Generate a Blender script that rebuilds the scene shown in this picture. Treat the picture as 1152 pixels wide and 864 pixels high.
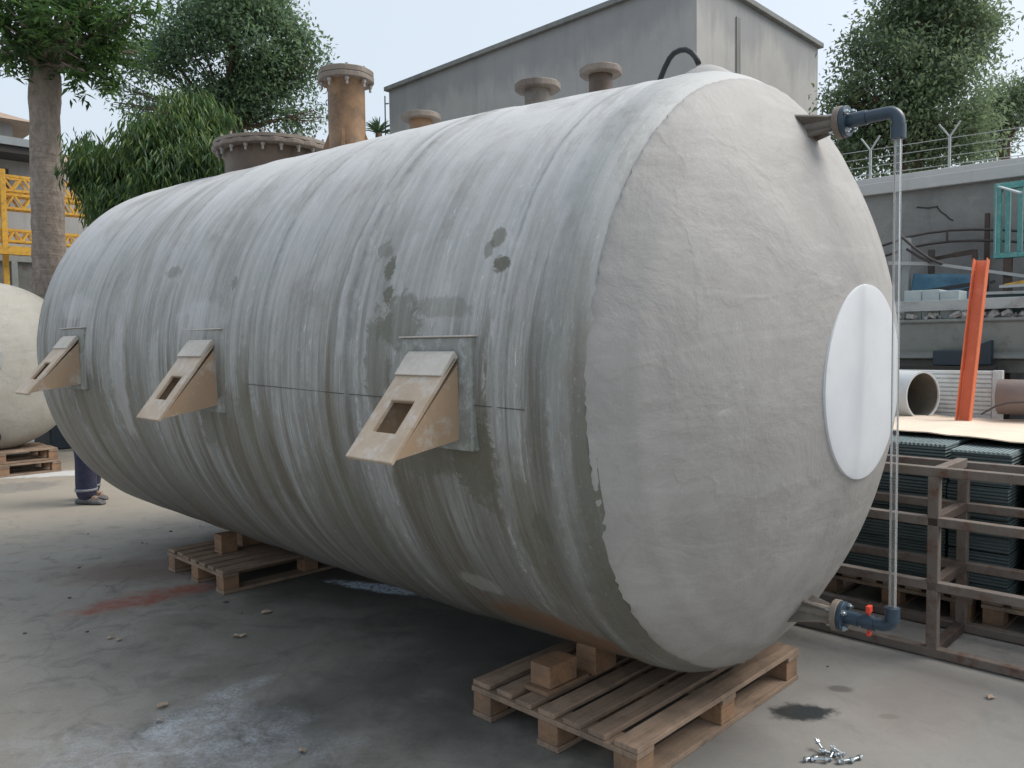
import bpy, bmesh, math, random
import numpy as np
from mathutils import Vector, Matrix
random.seed(7); RNG = np.random.default_rng(7)
S = bpy.context.scene
for o in list(bpy.data.objects): bpy.data.objects.remove(o)
PI = math.pi

# ------------------------------------------------------------------ camera
F, PITCH, ROLL, EYE = 897.2, .050177, -.011862, 1.472
W0, H0 = 1152, 864
cp, sp = math.cos(PITCH), math.sin(PITCH)
fwd = np.array([0, cp, -sp]); right = np.array([1., 0, 0]); up = np.array([0, sp, cp])
cr, sr = math.cos(ROLL), math.sin(ROLL)
r2 = cr * right + sr * up; u2 = -sr * right + cr * up
cam_d = bpy.data.cameras.new('camera'); cam = bpy.data.objects.new('camera', cam_d)
S.collection.objects.link(cam); S.camera = cam
cam_d.sensor_width = 36; cam_d.sensor_fit = 'HORIZONTAL'; cam_d.lens = 36 * F / W0
cam_d.clip_start = .05; cam_d.clip_end = 3000
mw = Matrix([[r2[0], u2[0], -fwd[0], 0], [r2[1], u2[1], -fwd[1], 0], [r2[2], u2[2], -fwd[2], EYE], [0, 0, 0, 1]])
cam.matrix_world = mw

# ------------------------------------------------------------------ sky, sun, exposure
SUN_AZ, SUN_EL = math.radians(4), math.radians(50)      # direction towards the sun: azimuth counted from +x towards +y
wd = bpy.data.worlds.new('World'); S.world = wd; wd.use_nodes = True
nt = wd.node_tree; nt.nodes.clear()
sky = nt.nodes.new('ShaderNodeTexSky'); sky.sky_type = 'NISHITA'; sky.sun_disc = False
sky.sun_elevation = SUN_EL; sky.sun_rotation = PI / 2 - SUN_AZ
sky.dust_density = 6; sky.air_density = 1.0; sky.ozone_density = 1.0
hs = nt.nodes.new('ShaderNodeHueSaturation'); hs.inputs['Saturation'].default_value = .55
mx = nt.nodes.new('ShaderNodeMixRGB'); mx.inputs[0].default_value = .5; mx.inputs[2].default_value = (7.9, 9.0, 10.0, 1)
bg = nt.nodes.new('ShaderNodeBackground'); bg.inputs[1].default_value = .088
wo = nt.nodes.new('ShaderNodeOutputWorld')
nt.links.new(sky.outputs[0], hs.inputs['Color']); nt.links.new(hs.outputs[0], mx.inputs[1])
nt.links.new(mx.outputs[0], bg.inputs[0]); nt.links.new(bg.outputs[0], wo.inputs[0])
sl = bpy.data.lights.new('sun', 'SUN'); sl.energy = 1.6; sl.angle = math.radians(34); sl.color = (1, .95, .88)
so = bpy.data.objects.new('sun', sl); S.collection.objects.link(so)
sd = Vector((math.cos(SUN_AZ) * math.cos(SUN_EL), math.sin(SUN_AZ) * math.cos(SUN_EL), math.sin(SUN_EL)))
so.rotation_euler = sd.to_track_quat('Z', 'Y').to_euler(); so.location = (20, 5, 20)
S.view_settings.view_transform = 'Standard'; S.view_settings.look = 'None'
S.view_settings.exposure = 0.68; S.view_settings.gamma = 1
S.render.engine = 'CYCLES'

# ------------------------------------------------------------------ yard grid (U runs along the tank to the far left, V across it to the far right)
AZ = 2.3674
A = np.array([math.cos(AZ), math.sin(AZ), 0.]); B = np.array([math.sin(AZ), -math.cos(AZ), 0.]); Z = np.array([0, 0, 1.])
O = np.array([0, 0, EYE])
def P(u, v, z): return u * A + v * B + z * Z
def ray(x, y):
    d = fwd + (x - W0 / 2) / F * r2 - (y - H0 / 2) / F * u2
    return d / np.linalg.norm(d)
def G(x, y, z=0.): d = ray(x, y); return O + d * (z - EYE) / d[2]        # point of a level plane
def PV(x, y, v): d = ray(x, y); return O + d * (v / (d @ B))             # point of a plane along the yard
def PU(x, y, u): d = ray(x, y); return O + d * (u / (d @ A))
def D(x, y, dep): d = ray(x, y); return O + d * dep / d[1]
def uv_of(p): return p @ A, p @ B

# ------------------------------------------------------------------ mesh helpers
class M:
    def __init__(s): s.v = []; s.f = []; s.uv = None
    def add(s, vs, fs):
        n = len(s.v); s.v += [tuple(map(float, p)) for p in vs]; s.f += [tuple(i + n for i in f) for f in fs]; return s
    def box(s, c, size, ax=None):
        ax = ax or (np.array([1., 0, 0]), np.array([0, 1., 0]), Z); c = np.asarray(c, float)
        vs = [c + ax[0] * size[0] / 2 * i + ax[1] * size[1] / 2 * j + ax[2] * size[2] / 2 * k for k in (-1, 1) for j in (-1, 1) for i in (-1, 1)]
        return s.add(vs, [(0, 2, 3, 1), (4, 5, 7, 6), (0, 1, 5, 4), (2, 6, 7, 3), (0, 4, 6, 2), (1, 3, 7, 5)])
    def gbox(s, u0, u1, v0, v1, z0, z1):                                 # box in yard coordinates
        return s.box(P((u0 + u1) / 2, (v0 + v1) / 2, (z0 + z1) / 2), (abs(u1 - u0), abs(v1 - v0), abs(z1 - z0)), (A, B, Z))
    def bar(s, p, q, w, h, upv=None):                                    # rectangular bar from p to q
        p = np.asarray(p, float); q = np.asarray(q, float); d = q - p; L = np.linalg.norm(d); d = d / L
        upv = Z if upv is None else upv
        if abs(d @ upv) > .98: upv = B
        x = np.cross(d, upv); x /= np.linalg.norm(x); y = np.cross(x, d)
        return s.box((p + q) / 2, (L, w, h), (d, x, y))
    def tube(s, path, r, n=10, cap=True):
        path = [np.asarray(p, float) for p in path]; rs = r if hasattr(r, '__len__') else [r] * len(path)
        vs = []; prev = None
        for i, p in enumerate(path):
            t = path[min(i + 1, len(path) - 1)] - path[max(i - 1, 0)]; t = t / np.linalg.norm(t)
            if prev is None:
                ref = Z if abs(t[2]) < .9 else A
                x = np.cross(t, ref)
            else: x = prev - (prev @ t) * t
            x /= np.linalg.norm(x); prev = x; y = np.cross(t, x)
            for k in range(n):
                a = 2 * PI * k / n; vs.append(p + rs[i] * (math.cos(a) * x + math.sin(a) * y))
        fs = [(i * n + k, i * n + (k + 1) % n, (i + 1) * n + (k + 1) % n, (i + 1) * n + k) for i in range(len(path) - 1) for k in range(n)]
        if cap: fs += [tuple(range(n))[::-1], tuple((len(path) - 1) * n + k for k in range(n))]
        return s.add(vs, fs)
    def cyl(s, p, q, r, n=20): return s.tube([p, q], r, n)
    def hollow(s, p, q, ro, ri, n=32):
        p = np.asarray(p, float); q = np.asarray(q, float); t = (q - p) / np.linalg.norm(q - p)
        x = np.cross(t, Z if abs(t[2]) < .9 else A); x /= np.linalg.norm(x); y = np.cross(t, x); vs = []
        for c, r in ((p, ro), (q, ro), (q, ri), (p, ri)):
            vs += [c + r * (math.cos(2 * PI * k / n) * x + math.sin(2 * PI * k / n) * y) for k in range(n)]
        return s.add(vs, [(a * n + k, a * n + (k + 1) % n, ((a + 1) % 4) * n + (k + 1) % n, ((a + 1) % 4) * n + k) for a in range(4) for k in range(n)])
    def build(s, name, mat, parent=None, bevel=0, smooth=False, origin=None, auto=None):
        me = bpy.data.meshes.new(name); L = np.zeros(3)
        if origin is not None: L = np.asarray(origin, float)
        elif parent is not None:
            r = parent
            while r is not None: L = L + np.array(r.location); r = r.parent
        me.from_pydata([tuple(np.array(p) - L) for p in s.v], [], s.f); me.update()
        o = bpy.data.objects.new(name, me); S.collection.objects.link(o)
        if parent is not None: o.parent = parent
        elif origin is not None: o.location = tuple(L)
        me.materials.append(mat)
        if s.uv is not None:
            ul = me.uv_layers.new(name='UVMap'); li = np.empty(len(me.loops), int); me.loops.foreach_get('vertex_index', li)
            ul.data.foreach_set('uv', np.asarray(s.uv, float)[li].ravel())
        bm = bmesh.new(); bm.from_mesh(me); bmesh.ops.recalc_face_normals(bm, faces=bm.faces); bm.to_mesh(me); bm.free()
        if smooth:
            me.polygons.foreach_set('use_smooth', [True] * len(me.polygons))
            if auto: me.set_sharp_from_angle(angle=math.radians(auto))
        if bevel:
            b = o.modifiers.new('bevel', 'BEVEL'); b.width = bevel; b.segments = 2; b.limit_method = 'ANGLE'
        return o
def tag(o, label=None, cat=None, group=None, kind=None):
    if cat and not kind: kind = 'thing'
    for k, x in (('label', label), ('category', cat), ('group', group), ('kind', kind)):
        if x: o[k] = x
    return o
def thing(name, loc, label, cat, group=None, rz=0):
    o = bpy.data.objects.new(name, None); S.collection.objects.link(o); o.location = tuple(map(float, loc)); o.rotation_euler.z = rz
    o.empty_display_size = .1
    return tag(o, label, cat, group)
def copy_tree(o, parent=None):
    c = o.copy(); S.collection.objects.link(c)
    if parent is not None: c.parent = parent
    for ch in list(o.children): copy_tree(ch, c)
    return c
def fnoise(p, scale, seed=0, octaves=3):                                 # smooth pseudo noise on (n,3) points
    rg = np.random.default_rng(seed); p = np.asarray(p) ; out = np.zeros(len(p)); amp = 1
    for o in range(octaves):
        for k in range(7):
            d = rg.normal(size=3); d /= np.linalg.norm(d)
            out += amp * np.sin((p @ d) * scale * rg.uniform(.6, 1.6) * 2 ** o + rg.uniform(0, 6.3)) / 3.5
        amp *= .5
    return out

# ------------------------------------------------------------------ material helpers
class N:
    def __init__(s, name):
        s.m = bpy.data.materials.new(name); s.m.use_nodes = True; s.t = s.m.node_tree
        s.b = s.t.nodes['Principled BSDF']; s.out = s.t.nodes['Material Output']; s._tc = s.t.nodes.new('ShaderNodeTexCoord')
    def lk(s, a, b): s.t.links.new(a, b)
    def co(s, kind='Object', scale=(1, 1, 1), loc=(0, 0, 0), rot=(0, 0, 0)):
        m = s.t.nodes.new('ShaderNodeMapping'); s.lk(s._tc.outputs[kind], m.inputs[0])
        m.inputs['Scale'].default_value = scale; m.inputs['Location'].default_value = loc; m.inputs['Rotation'].default_value = rot
        return m.outputs[0]
    def noise(s, co, scale=5, detail=5, rough=.6, dist=0):
        n = s.t.nodes.new('ShaderNodeTexNoise'); s.lk(co, n.inputs['Vector']); n.inputs['Scale'].default_value = scale
        n.inputs['Detail'].default_value = detail; n.inputs['Roughness'].default_value = rough; n.inputs['Distortion'].default_value = dist
        return n.outputs['Fac']
    def vor(s, co, scale=5, feat='F1'):
        n = s.t.nodes.new('ShaderNodeTexVoronoi'); s.lk(co, n.inputs['Vector']); n.inputs['Scale'].default_value = scale; n.feature = feat
        return n.outputs['Distance']
    def ramp(s, fac, a, b, ca=(0, 0, 0, 1), cb=(1, 1, 1, 1)):
        r = s.t.nodes.new('ShaderNodeValToRGB'); s.lk(fac, r.inputs[0]); e = r.color_ramp.elements
        if a > b: a, b, ca, cb = b, a, cb, ca
        e[0].position = a; e[1].position = b; e[0].color = ca; e[1].color = cb
        return r.outputs[0]
    def math(s, op, a, b=None, clamp=False):
        m = s.t.nodes.new('ShaderNodeMath'); m.operation = op; m.use_clamp = clamp
        for i, x in enumerate((a, b)):
            if x is None: continue
            if isinstance(x, (int, float)): m.inputs[i].default_value = x
            else: s.lk(x, m.inputs[i])
        return m.outputs[0]
    def mix(s, fac, a, b, mode='MIX'):
        m = s.t.nodes.new('ShaderNodeMixRGB'); m.blend_type = mode
        for i, x in enumerate((fac, a, b)):
            if isinstance(x, (int, float)): m.inputs[i].default_value = x
            elif isinstance(x, tuple): m.inputs[i].default_value = (*x[:3], 1)
            else: s.lk(x, m.inputs[i])
        return m.outputs[0]
    def sep(s, co):
        n = s.t.nodes.new('ShaderNodeSeparateXYZ'); s.lk(co, n.inputs[0]); return n.outputs
    def blob(s, co, x, y, rx, ry, rot=0, soft=.5, dist=None):            # soft ellipse mask with ragged edge in coordinates co
        m = s.t.nodes.new('ShaderNodeMapping'); m.vector_type = 'TEXTURE'; s.lk(co, m.inputs[0])
        m.inputs['Location'].default_value = (x, y, 0); m.inputs['Rotation'].default_value = (0, 0, rot); m.inputs['Scale'].default_value = (rx, ry, 1e3)
        ln = s.t.nodes.new('ShaderNodeVectorMath'); ln.operation = 'LENGTH'; s.lk(m.outputs[0], ln.inputs[0])
        v = ln.outputs['Value']
        if dist is not None: v = s.math('ADD', v, s.math('MULTIPLY', s.math('SUBTRACT', dist, .5), 1.6))
        mr = s.t.nodes.new('ShaderNodeMapRange'); mr.interpolation_type = 'SMOOTHSTEP'; s.lk(v, mr.inputs[0])
        mr.inputs[1].default_value = 1 + soft / 2; mr.inputs[2].default_value = 1 - soft / 2; mr.inputs[3].default_value = 0; mr.inputs[4].default_value = 1
        return mr.outputs[0]
    def bump(s, h, strength=.3, dist=.01, prev=None):
        b = s.t.nodes.new('ShaderNodeBump'); s.lk(h, b.inputs['Height']); b.inputs['Strength'].default_value = strength; b.inputs['Distance'].default_value = dist
        if prev is not None: s.lk(prev, b.inputs['Normal'])
        s.lk(b.outputs[0], s.b.inputs['Normal']); return b.outputs[0]
    def set(s, color=None, rough=.6, metal=0, spec=.5):
        for k, x in (('Base Color', color), ('Roughness', rough), ('Metallic', metal), ('Specular IOR Level', spec)):
            if x is None: continue
            i = s.b.inputs[k]
            if isinstance(x, (int, float)): i.default_value = x
            elif isinstance(x, tuple): i.default_value = (*x[:3], 1)
            else: s.lk(x, i)
        return s.m
def objrand(n):
    o = n.t.nodes.new('ShaderNodeObjectInfo'); return o.outputs['Random']

def worn(name, col, col2, scale=6, rough=.6, bump=.15, metal=0, dirt=None, bd=.004, rnd=0):
    """A worn surface: two tones broken up by noise, fine bump, optional dirt colour."""
    n = N(name); co = n.co()
    a = n.noise(co, scale, 6, .65); c = n.mix(n.ramp(a, .35, .65), col, col2)
    f = n.noise(co, scale * 9, 4, .6); c = n.mix(n.math('MULTIPLY', f, .25), c, tuple(x * .6 for x in col))
    if dirt: c = n.mix(n.ramp(n.noise(co, scale * 2.3, 7, .7), .52, .7), c, dirt)
    if rnd: c = n.mix(n.math('MULTIPLY', objrand(n), rnd), c, tuple(x * .45 for x in col))
    n.bump(f, bump, bd); return n.set(c, rough, metal)

# concrete yard
def m_ground():
    n = N('yard_concrete'); co = n.co()
    big = n.noise(co, .55, 6, .6, .4); mid = n.noise(co, 2.6, 8, .68, .3); fine = n.noise(co, 38, 5, .7); dust = n.noise(co, 7, 6, .6)
    c = n.mix(n.ramp(big, .32, .68), (.195, .183, .163), (.29, .268, .236))
    c = n.mix(n.math('MULTIPLY', n.ramp(mid, .42, .66), .6), c, (.28, .265, .24))
    c = n.mix(n.math('MULTIPLY', n.ramp(n.noise(co, 9, 8, .75, .6), .50, .68), .4), c, (.29, .275, .25))
    c = n.mix(n.math('MULTIPLY', n.ramp(n.noise(co, 90, 4, .8), .5, .75), .45), c, (.38, .365, .34))
    c = n.mix(n.math('MULTIPLY', n.ramp(n.noise(co, 140, 3, .8), .62, .72), .5), c, (.07, .065, .06))
    c = n.mix(n.math('MULTIPLY', n.ramp(n.noise(co, 4.2, 7, .7, .8), .52, .66), .55), c, (.10, .096, .09))
    c = n.mix(n.math('MULTIPLY', n.ramp(fine, .55, .8), .35), c, (.055, .05, .045))
    # pale sandy dust further back on the left
    p = G(60, 600); q = G(30, 545)
    c = n.mix(n.math('MULTIPLY', n.blob(co, q[0] + .2, q[1] - .2, 3.4, 2.4, .2, .9, dust), .8), c, (.30, .265, .215))
    # damp patches beside and under the tank, deepened to paint in its shade
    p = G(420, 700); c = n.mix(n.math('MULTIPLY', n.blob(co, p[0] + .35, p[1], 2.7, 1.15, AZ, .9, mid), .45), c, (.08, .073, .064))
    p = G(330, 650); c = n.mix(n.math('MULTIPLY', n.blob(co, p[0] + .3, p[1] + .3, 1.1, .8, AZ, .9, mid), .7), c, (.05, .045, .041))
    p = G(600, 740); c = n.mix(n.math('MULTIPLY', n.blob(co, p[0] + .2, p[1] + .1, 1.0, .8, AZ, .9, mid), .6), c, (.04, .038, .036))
    p = G(1000, 800); c = n.mix(n.math('MULTIPLY', n.blob(co, p[0], p[1], 1.0, .6, .7, .9, mid), .5), c, (.27, .265, .255))
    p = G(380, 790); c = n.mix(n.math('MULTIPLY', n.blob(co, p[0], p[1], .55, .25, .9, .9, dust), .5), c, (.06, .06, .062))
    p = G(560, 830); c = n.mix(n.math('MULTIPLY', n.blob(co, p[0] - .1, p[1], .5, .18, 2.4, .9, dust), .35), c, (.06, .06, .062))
    # red oxide streak
    p = G(172, 672); red = n.blob(co, p[0] - .02, p[1], .40, .13, .75, .9, dust)
    c = n.mix(n.math('MULTIPLY', red, n.math('ADD', n.math('MULTIPLY', n.ramp(n.noise(co, 12, 5, .7), .35, .6), .6), .25)), c, (.24, .06, .035))
    p = G(160, 640); c = n.mix(n.math('MULTIPLY', n.blob(co, p[0] + .1, p[1], .6, .3, .2, .9, dust), .4), c, (.12, .05, .035))
    # white powder spill
    pw = n.math('MULTIPLY', n.ramp(n.noise(co, 75, 6, .85, .3), .36, .62), n.ramp(n.noise(co, 9, 6, .75, .8), .36, .60))
    for (x, y, rx, ry, rot, k) in ((218, 808, .20, .13, .9, 1.6), (262, 778, .15, .06, .9, 1.6), (200, 850, .42, .26, .2, 1.0), (110, 840, .4, .14, 0, .5), (340, 850, .26, .12, .2, .7), (255, 825, .25, .18, .4, .9)):
        p = G(x, y); mk = n.blob(co, p[0], p[1], rx, ry, rot, 1.0, dust)
        c = n.mix(n.math('MULTIPLY', n.math('MULTIPLY', mk, pw), min(1, k * .5)), c, (.50, .53, .57))
    # bluish-white streak under the tank and a pale stripe by the other tank
    p = G(432, 662); mk = n.blob(co, p[0], p[1], .36, .07, AZ + .35, .5, dust)
    c = n.mix(n.math('MULTIPLY', mk, n.ramp(n.noise(co, 34, 5, .7), .36, .5)), c, (.62, .72, .85))
    p = G(60, 533); c = n.mix(n.blob(co, p[0], p[1], .9, .22, .25, .6, dust), c, (.50, .50, .49))
    p = G(18, 548); c = n.mix(n.math('MULTIPLY', n.blob(co, p[0], p[1], .4, .35, .2, .6, dust), .5), c, (.12, .12, .12))
    # oil
    p = G(902, 801); oil = n.blob(co, p[0], p[1], .115, .075, .15, .55, n.noise(co, 16, 5, .7))
    c = n.mix(n.math('MULTIPLY', oil, .93), c, (.018, .024, .026))
    p = G(945, 775); c = n.mix(n.math('MULTIPLY', n.blob(co, p[0], p[1], .05, .035, 0, .7, dust), .6), c, (.05, .045, .04))
    p = G(1000, 806); c = n.mix(n.math('MULTIPLY', n.blob(co, p[0], p[1], .04, .022, 0, .7, dust), .4), c, (.06, .06, .05))
    p = G(1040, 790); c = n.mix(n.math('MULTIPLY', n.blob(co, p[0], p[1], .4, .2, .8, .9, dust), .35), c, (.22, .18, .16))
    # hairline cracks
    v = n.t.nodes.new('ShaderNodeTexVoronoi'); v.feature = 'DISTANCE_TO_EDGE'; v.inputs['Scale'].default_value = .35
    wv = n.t.nodes.new('ShaderNodeVectorMath'); wv.operation = 'ADD'; nn = n.t.nodes.new('ShaderNodeTexNoise'); nn.inputs['Scale'].default_value = 1.5; nn.inputs['Detail'].default_value = 6
    n.lk(co, nn.inputs['Vector']); n.lk(co, wv.inputs[0]); n.lk(nn.outputs['Color'], wv.inputs[1]); n.lk(wv.outputs[0], v.inputs['Vector'])
    c = n.mix(n.math('MULTIPLY', n.ramp(v.outputs['Distance'], .0, .006, (1, 1, 1, 1), (0, 0, 0, 1)), .18), c, (.05, .05, .05))
    r = n.ramp(mid, .3, .7, (.62, .62, .62, 1), (.9, .9, .9, 1)); r = n.mix(oil, r, (.35, .35, .35))
    b = n.bump(n.math('ADD', n.math('MULTIPLY', fine, .35), mid), .35, .012)
    return n.set(c, r, 0, .35)

# laminated barrel: UV = metres along the axis, metres round the girth (0 = side facing the yard)
def m_shell():
    n = N('grey_laminate'); uv = n.co('UV'); su = n.sep(uv)
    streak = n.noise(n.co('UV', (26, .55, 1)), 1, 6, .62, .25)           # fine girth-wise streaks
    streak2 = n.noise(n.co('UV', (70, 1.6, 1), (3, 7, 0)), 1, 6, .65, .3)
    wide = n.noise(n.co('UV', (5, .35, 1), (1, 2, 0)), 1, 4, .55, .4)
    rag = n.noise(uv, 9, 6, .7, .4); rag2 = n.math('ADD', n.math('MULTIPLY', n.noise(uv, 14, 6, .75, 1.2), 1.5), -.25); soft = n.noise(uv, 2.2, 5, .6, .3)
    c = n.mix(n.ramp(wide, .36, .64), (.19, .20, .195), (.335, .345, .34))
    c = n.mix(n.math('MULTIPLY', n.ramp(streak, .42, .60), .55), c, (.42, .435, .44))
    c = n.mix(n.math('MULTIPLY', n.ramp(streak2, .56, .75), .7), c, (.62, .64, .66))
    c = n.mix(n.math('MULTIPLY', n.ramp(streak2, .46, .32), .6), c, (.12, .128, .122))
    c = n.mix(n.math('MULTIPLY', n.ramp(n.noise(n.co('UV', (16, 3.5, 1), (5, 5, 0)), 1, 8, .78, .8), .50, .64), .5), c, (.155, .16, .15))
    c = n.mix(n.math('MULTIPLY', n.ramp(n.noise(n.co('UV', (40, 9, 1), (7, 5, 0)), 1, 8, .8, .6), .56, .68), .45), c, (.60, .61, .62))
    # whitening that grows towards the top, with chalk scratches and flecks
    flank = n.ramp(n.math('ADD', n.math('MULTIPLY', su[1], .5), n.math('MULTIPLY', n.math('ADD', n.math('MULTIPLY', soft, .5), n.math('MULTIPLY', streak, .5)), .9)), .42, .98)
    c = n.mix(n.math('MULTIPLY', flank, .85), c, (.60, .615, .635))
    fleck = n.math('MULTIPLY', n.ramp(n.noise(n.co('UV', (90, 16, 1)), 1, 5, .7, .6), .60, .68), n.ramp(n.noise(n.co('UV', (6, .9, 1), (4, 4, 0)), 1, 3, .6), .46, .6))
    c = n.mix(n.math('MULTIPLY', fleck, .85), c, (.78, .80, .83))
    # olive belly, darker towards the bottom, with long runs climbing into the flank
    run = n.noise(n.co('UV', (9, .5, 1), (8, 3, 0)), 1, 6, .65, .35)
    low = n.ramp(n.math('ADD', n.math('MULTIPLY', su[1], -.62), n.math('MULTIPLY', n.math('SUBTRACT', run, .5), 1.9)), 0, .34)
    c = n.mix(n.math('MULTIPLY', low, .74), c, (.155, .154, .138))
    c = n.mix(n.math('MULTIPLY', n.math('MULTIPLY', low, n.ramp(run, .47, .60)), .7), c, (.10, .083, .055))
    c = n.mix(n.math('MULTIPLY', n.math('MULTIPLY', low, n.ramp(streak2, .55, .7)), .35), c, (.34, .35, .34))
    # pale vertical runs over the belly
    c = n.mix(n.math('MULTIPLY', n.ramp(n.noise(n.co('UV', (42, .8, 1), (2, 9, 0)), 1, 5, .6, .5), .63, .72), .5), c, (.50, .54, .58))
    # dark winding overlaps
    wob = n.math('ADD', su[0], n.math('MULTIPLY', n.math('SUBTRACT', n.math('ADD', soft, n.math('MULTIPLY', rag, .35)), .67), .09))
    for s0, w, k in ((.97, .035, .6), (1.05, .012, .5), (1.60, .022, .45), (2.13, .03, .35), (2.75, .03, .45), (2.93, .012, .4), (3.35, .025, .4), (.22, .012, .45), (.06, .05, .35), (3.8, .03, .35)):
        d = n.math('ABSOLUTE', n.math('SUBTRACT', wob, s0)); mk = n.ramp(n.math('DIVIDE', d, w), .2, 1.0, (1, 1, 1, 1), (0, 0, 0, 1))
        c = n.mix(n.math('MULTIPLY', n.math('MULTIPLY', mk, n.ramp(rag, .3, .62)), k), c, (.13, .15, .155))
    for s0, w, k in ((.92, .018, .7), (.02, .02, .6), (.255, .022, .7), (1.48, .01, .5), (2.2, .012, .4), (3.3, .01, .5), (.14, .008, .5)):
        d = n.math('ABSOLUTE', n.math('SUBTRACT', wob, s0)); mk = n.ramp(n.math('DIVIDE', d, w), .2, 1.0, (1, 1, 1, 1), (0, 0, 0, 1))
        c = n.mix(n.math('MULTIPLY', n.math('MULTIPLY', mk, n.ramp(n.noise(n.co('UV', (30, 14, 1)), 1, 6, .8, .8), .48, .66)), k * .8), c, (.66, .68, .70))
    # damp bare band beside the end cap
    d = n.math('ABSOLUTE', n.math('SUBTRACT', wob, -.03)); mk = n.ramp(n.math('DIVIDE', d, .09), .7, 1.1, (1, 1, 1, 1), (0, 0, 0, 1))
    c = n.mix(n.math('MULTIPLY', mk, .35), c, (.25, .275, .275))
    mk = n.blob(uv, -.06, -.78, .06, .34, 0, 1.1, rag); c = n.mix(n.math('MULTIPLY', mk, .65), c, (.085, .085, .065))
    mk = n.blob(uv, -.08, -.25, .022, .35, 0, .6, rag); c = n.mix(n.math('MULTIPLY', mk, .6), c, (.12, .13, .115))
    mk = n.blob(uv, .16, -.55, .05, .30, 0, .8, rag); c = n.mix(n.math('MULTIPLY', mk, .6), c, (.13, .125, .085))
    # single wet marks and stains
    for (x, y, rx, ry, k) in ((.802, .39, .030, .045, .9), (.86, .47, .04, .04, .5), (.781, .305, .026, .026, .9), (.30, .491, .03, .035, .7), (.257, .395, .036, .032, .95), (.33, .45, .02, .03, .6),
                              (.69, .20, .11, .10, .6), (.80, .06, .07, .20, .6), (.50, .25, .16, .035, .35), (.34, -.25, .10, .16, .85), (.47, -.23, .12, .09, .7), (.62, -.28, .12, .06, .7),
                              (.75, -.39, .03, .06, .6), (.66, -.40, .025, .05, .55), (.098, -.47, .035, .06, .7), (.30, -.42, .02, .02, .6), (1.75, -.1, .05, .2, .45), (2.064, -.29, .16, .10, .5),
                              (1.75, -.35, .14, .25, .4), (3.7, -.28, .3, .2, .6), (3.1, -.3, .2, .3, .4), (2.312, .20, .03, .03, .6), (1.916, .377, .025, .03, .6), (2.6, .45, .08, .03, .5), (.19, -.55, .02, .12, .4), (1.2, -.6, .2, .3, .35)):
        mk = n.blob(uv, x, y, rx, ry, 0, .35, rag2); c = n.mix(n.math('MULTIPLY', mk, k), c, (.125, .125, .095))
    for (x, y, rx, ry, k) in ((2.14, .22, .24, .07, .45), (3.9, .28, .24, .08, .4), (3.15, -.10, .10, .35, .4)):
        mk = n.blob(uv, x, y, rx, ry, 0, .6, rag); c = n.mix(n.math('MULTIPLY', mk, k), c, (.56, .58, .62))
    # rusty brown stain low at the near end
    mk = n.blob(uv, .34, -1.10, .30, .17, .35, .5, rag); c = n.mix(n.math('MULTIPLY', mk, .8), c, (.21, .115, .062))
    mk = n.blob(uv, .55, -.84, .10, .05, .1, .5, rag); c = n.mix(n.math('MULTIPLY', mk, .45), c, (.42, .42, .40))
    c = n.mix(n.math('MULTIPLY', n.ramp(n.noise(n.co('UV', (2.2, .9, 1), (6, 1, 0)), 1, 8, .72, 1.0), .50, .68), .5), c, (.17, .165, .14))
    c = n.mix(n.math('MULTIPLY', n.ramp(n.noise(n.co('UV', (1.6, 1.3, 1), (1, 8, 0)), 1, 7, .7, 1.2), .54, .68), .35), c, (.19, .145, .105))
    grit = n.noise(n.co('UV', (150, 45, 1)), 1, 4, .8); c = n.mix(n.math('MULTIPLY', n.ramp(grit, .40, .28), .5), c, (.10, .10, .09)); c = n.mix(n.math('MULTIPLY', n.ramp(grit, .60, .72), .45), c, (.62, .62, .62))
    c = n.mix(1.0, c, (.94, .915, .885), 'MULTIPLY')
    h = n.math('ADD', n.math('MULTIPLY', streak, .6), n.math('MULTIPLY', streak2, .5)); h = n.math('ADD', h, n.math('MULTIPLY', n.noise(uv, 30, 6, .7), .35))
    b = n.bump(h, .5, .007); n.bump(n.noise(n.co('UV', (7, 1.2, 1)), 1, 4, .5), .35, .02, b)
    r = n.ramp(n.math('ADD', low, n.math('MULTIPLY', streak, .3)), .2, 1.0, (.58, .58, .58, 1), (.42, .42, .42, 1))
    return n.set(c, r, 0, .4)
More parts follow.
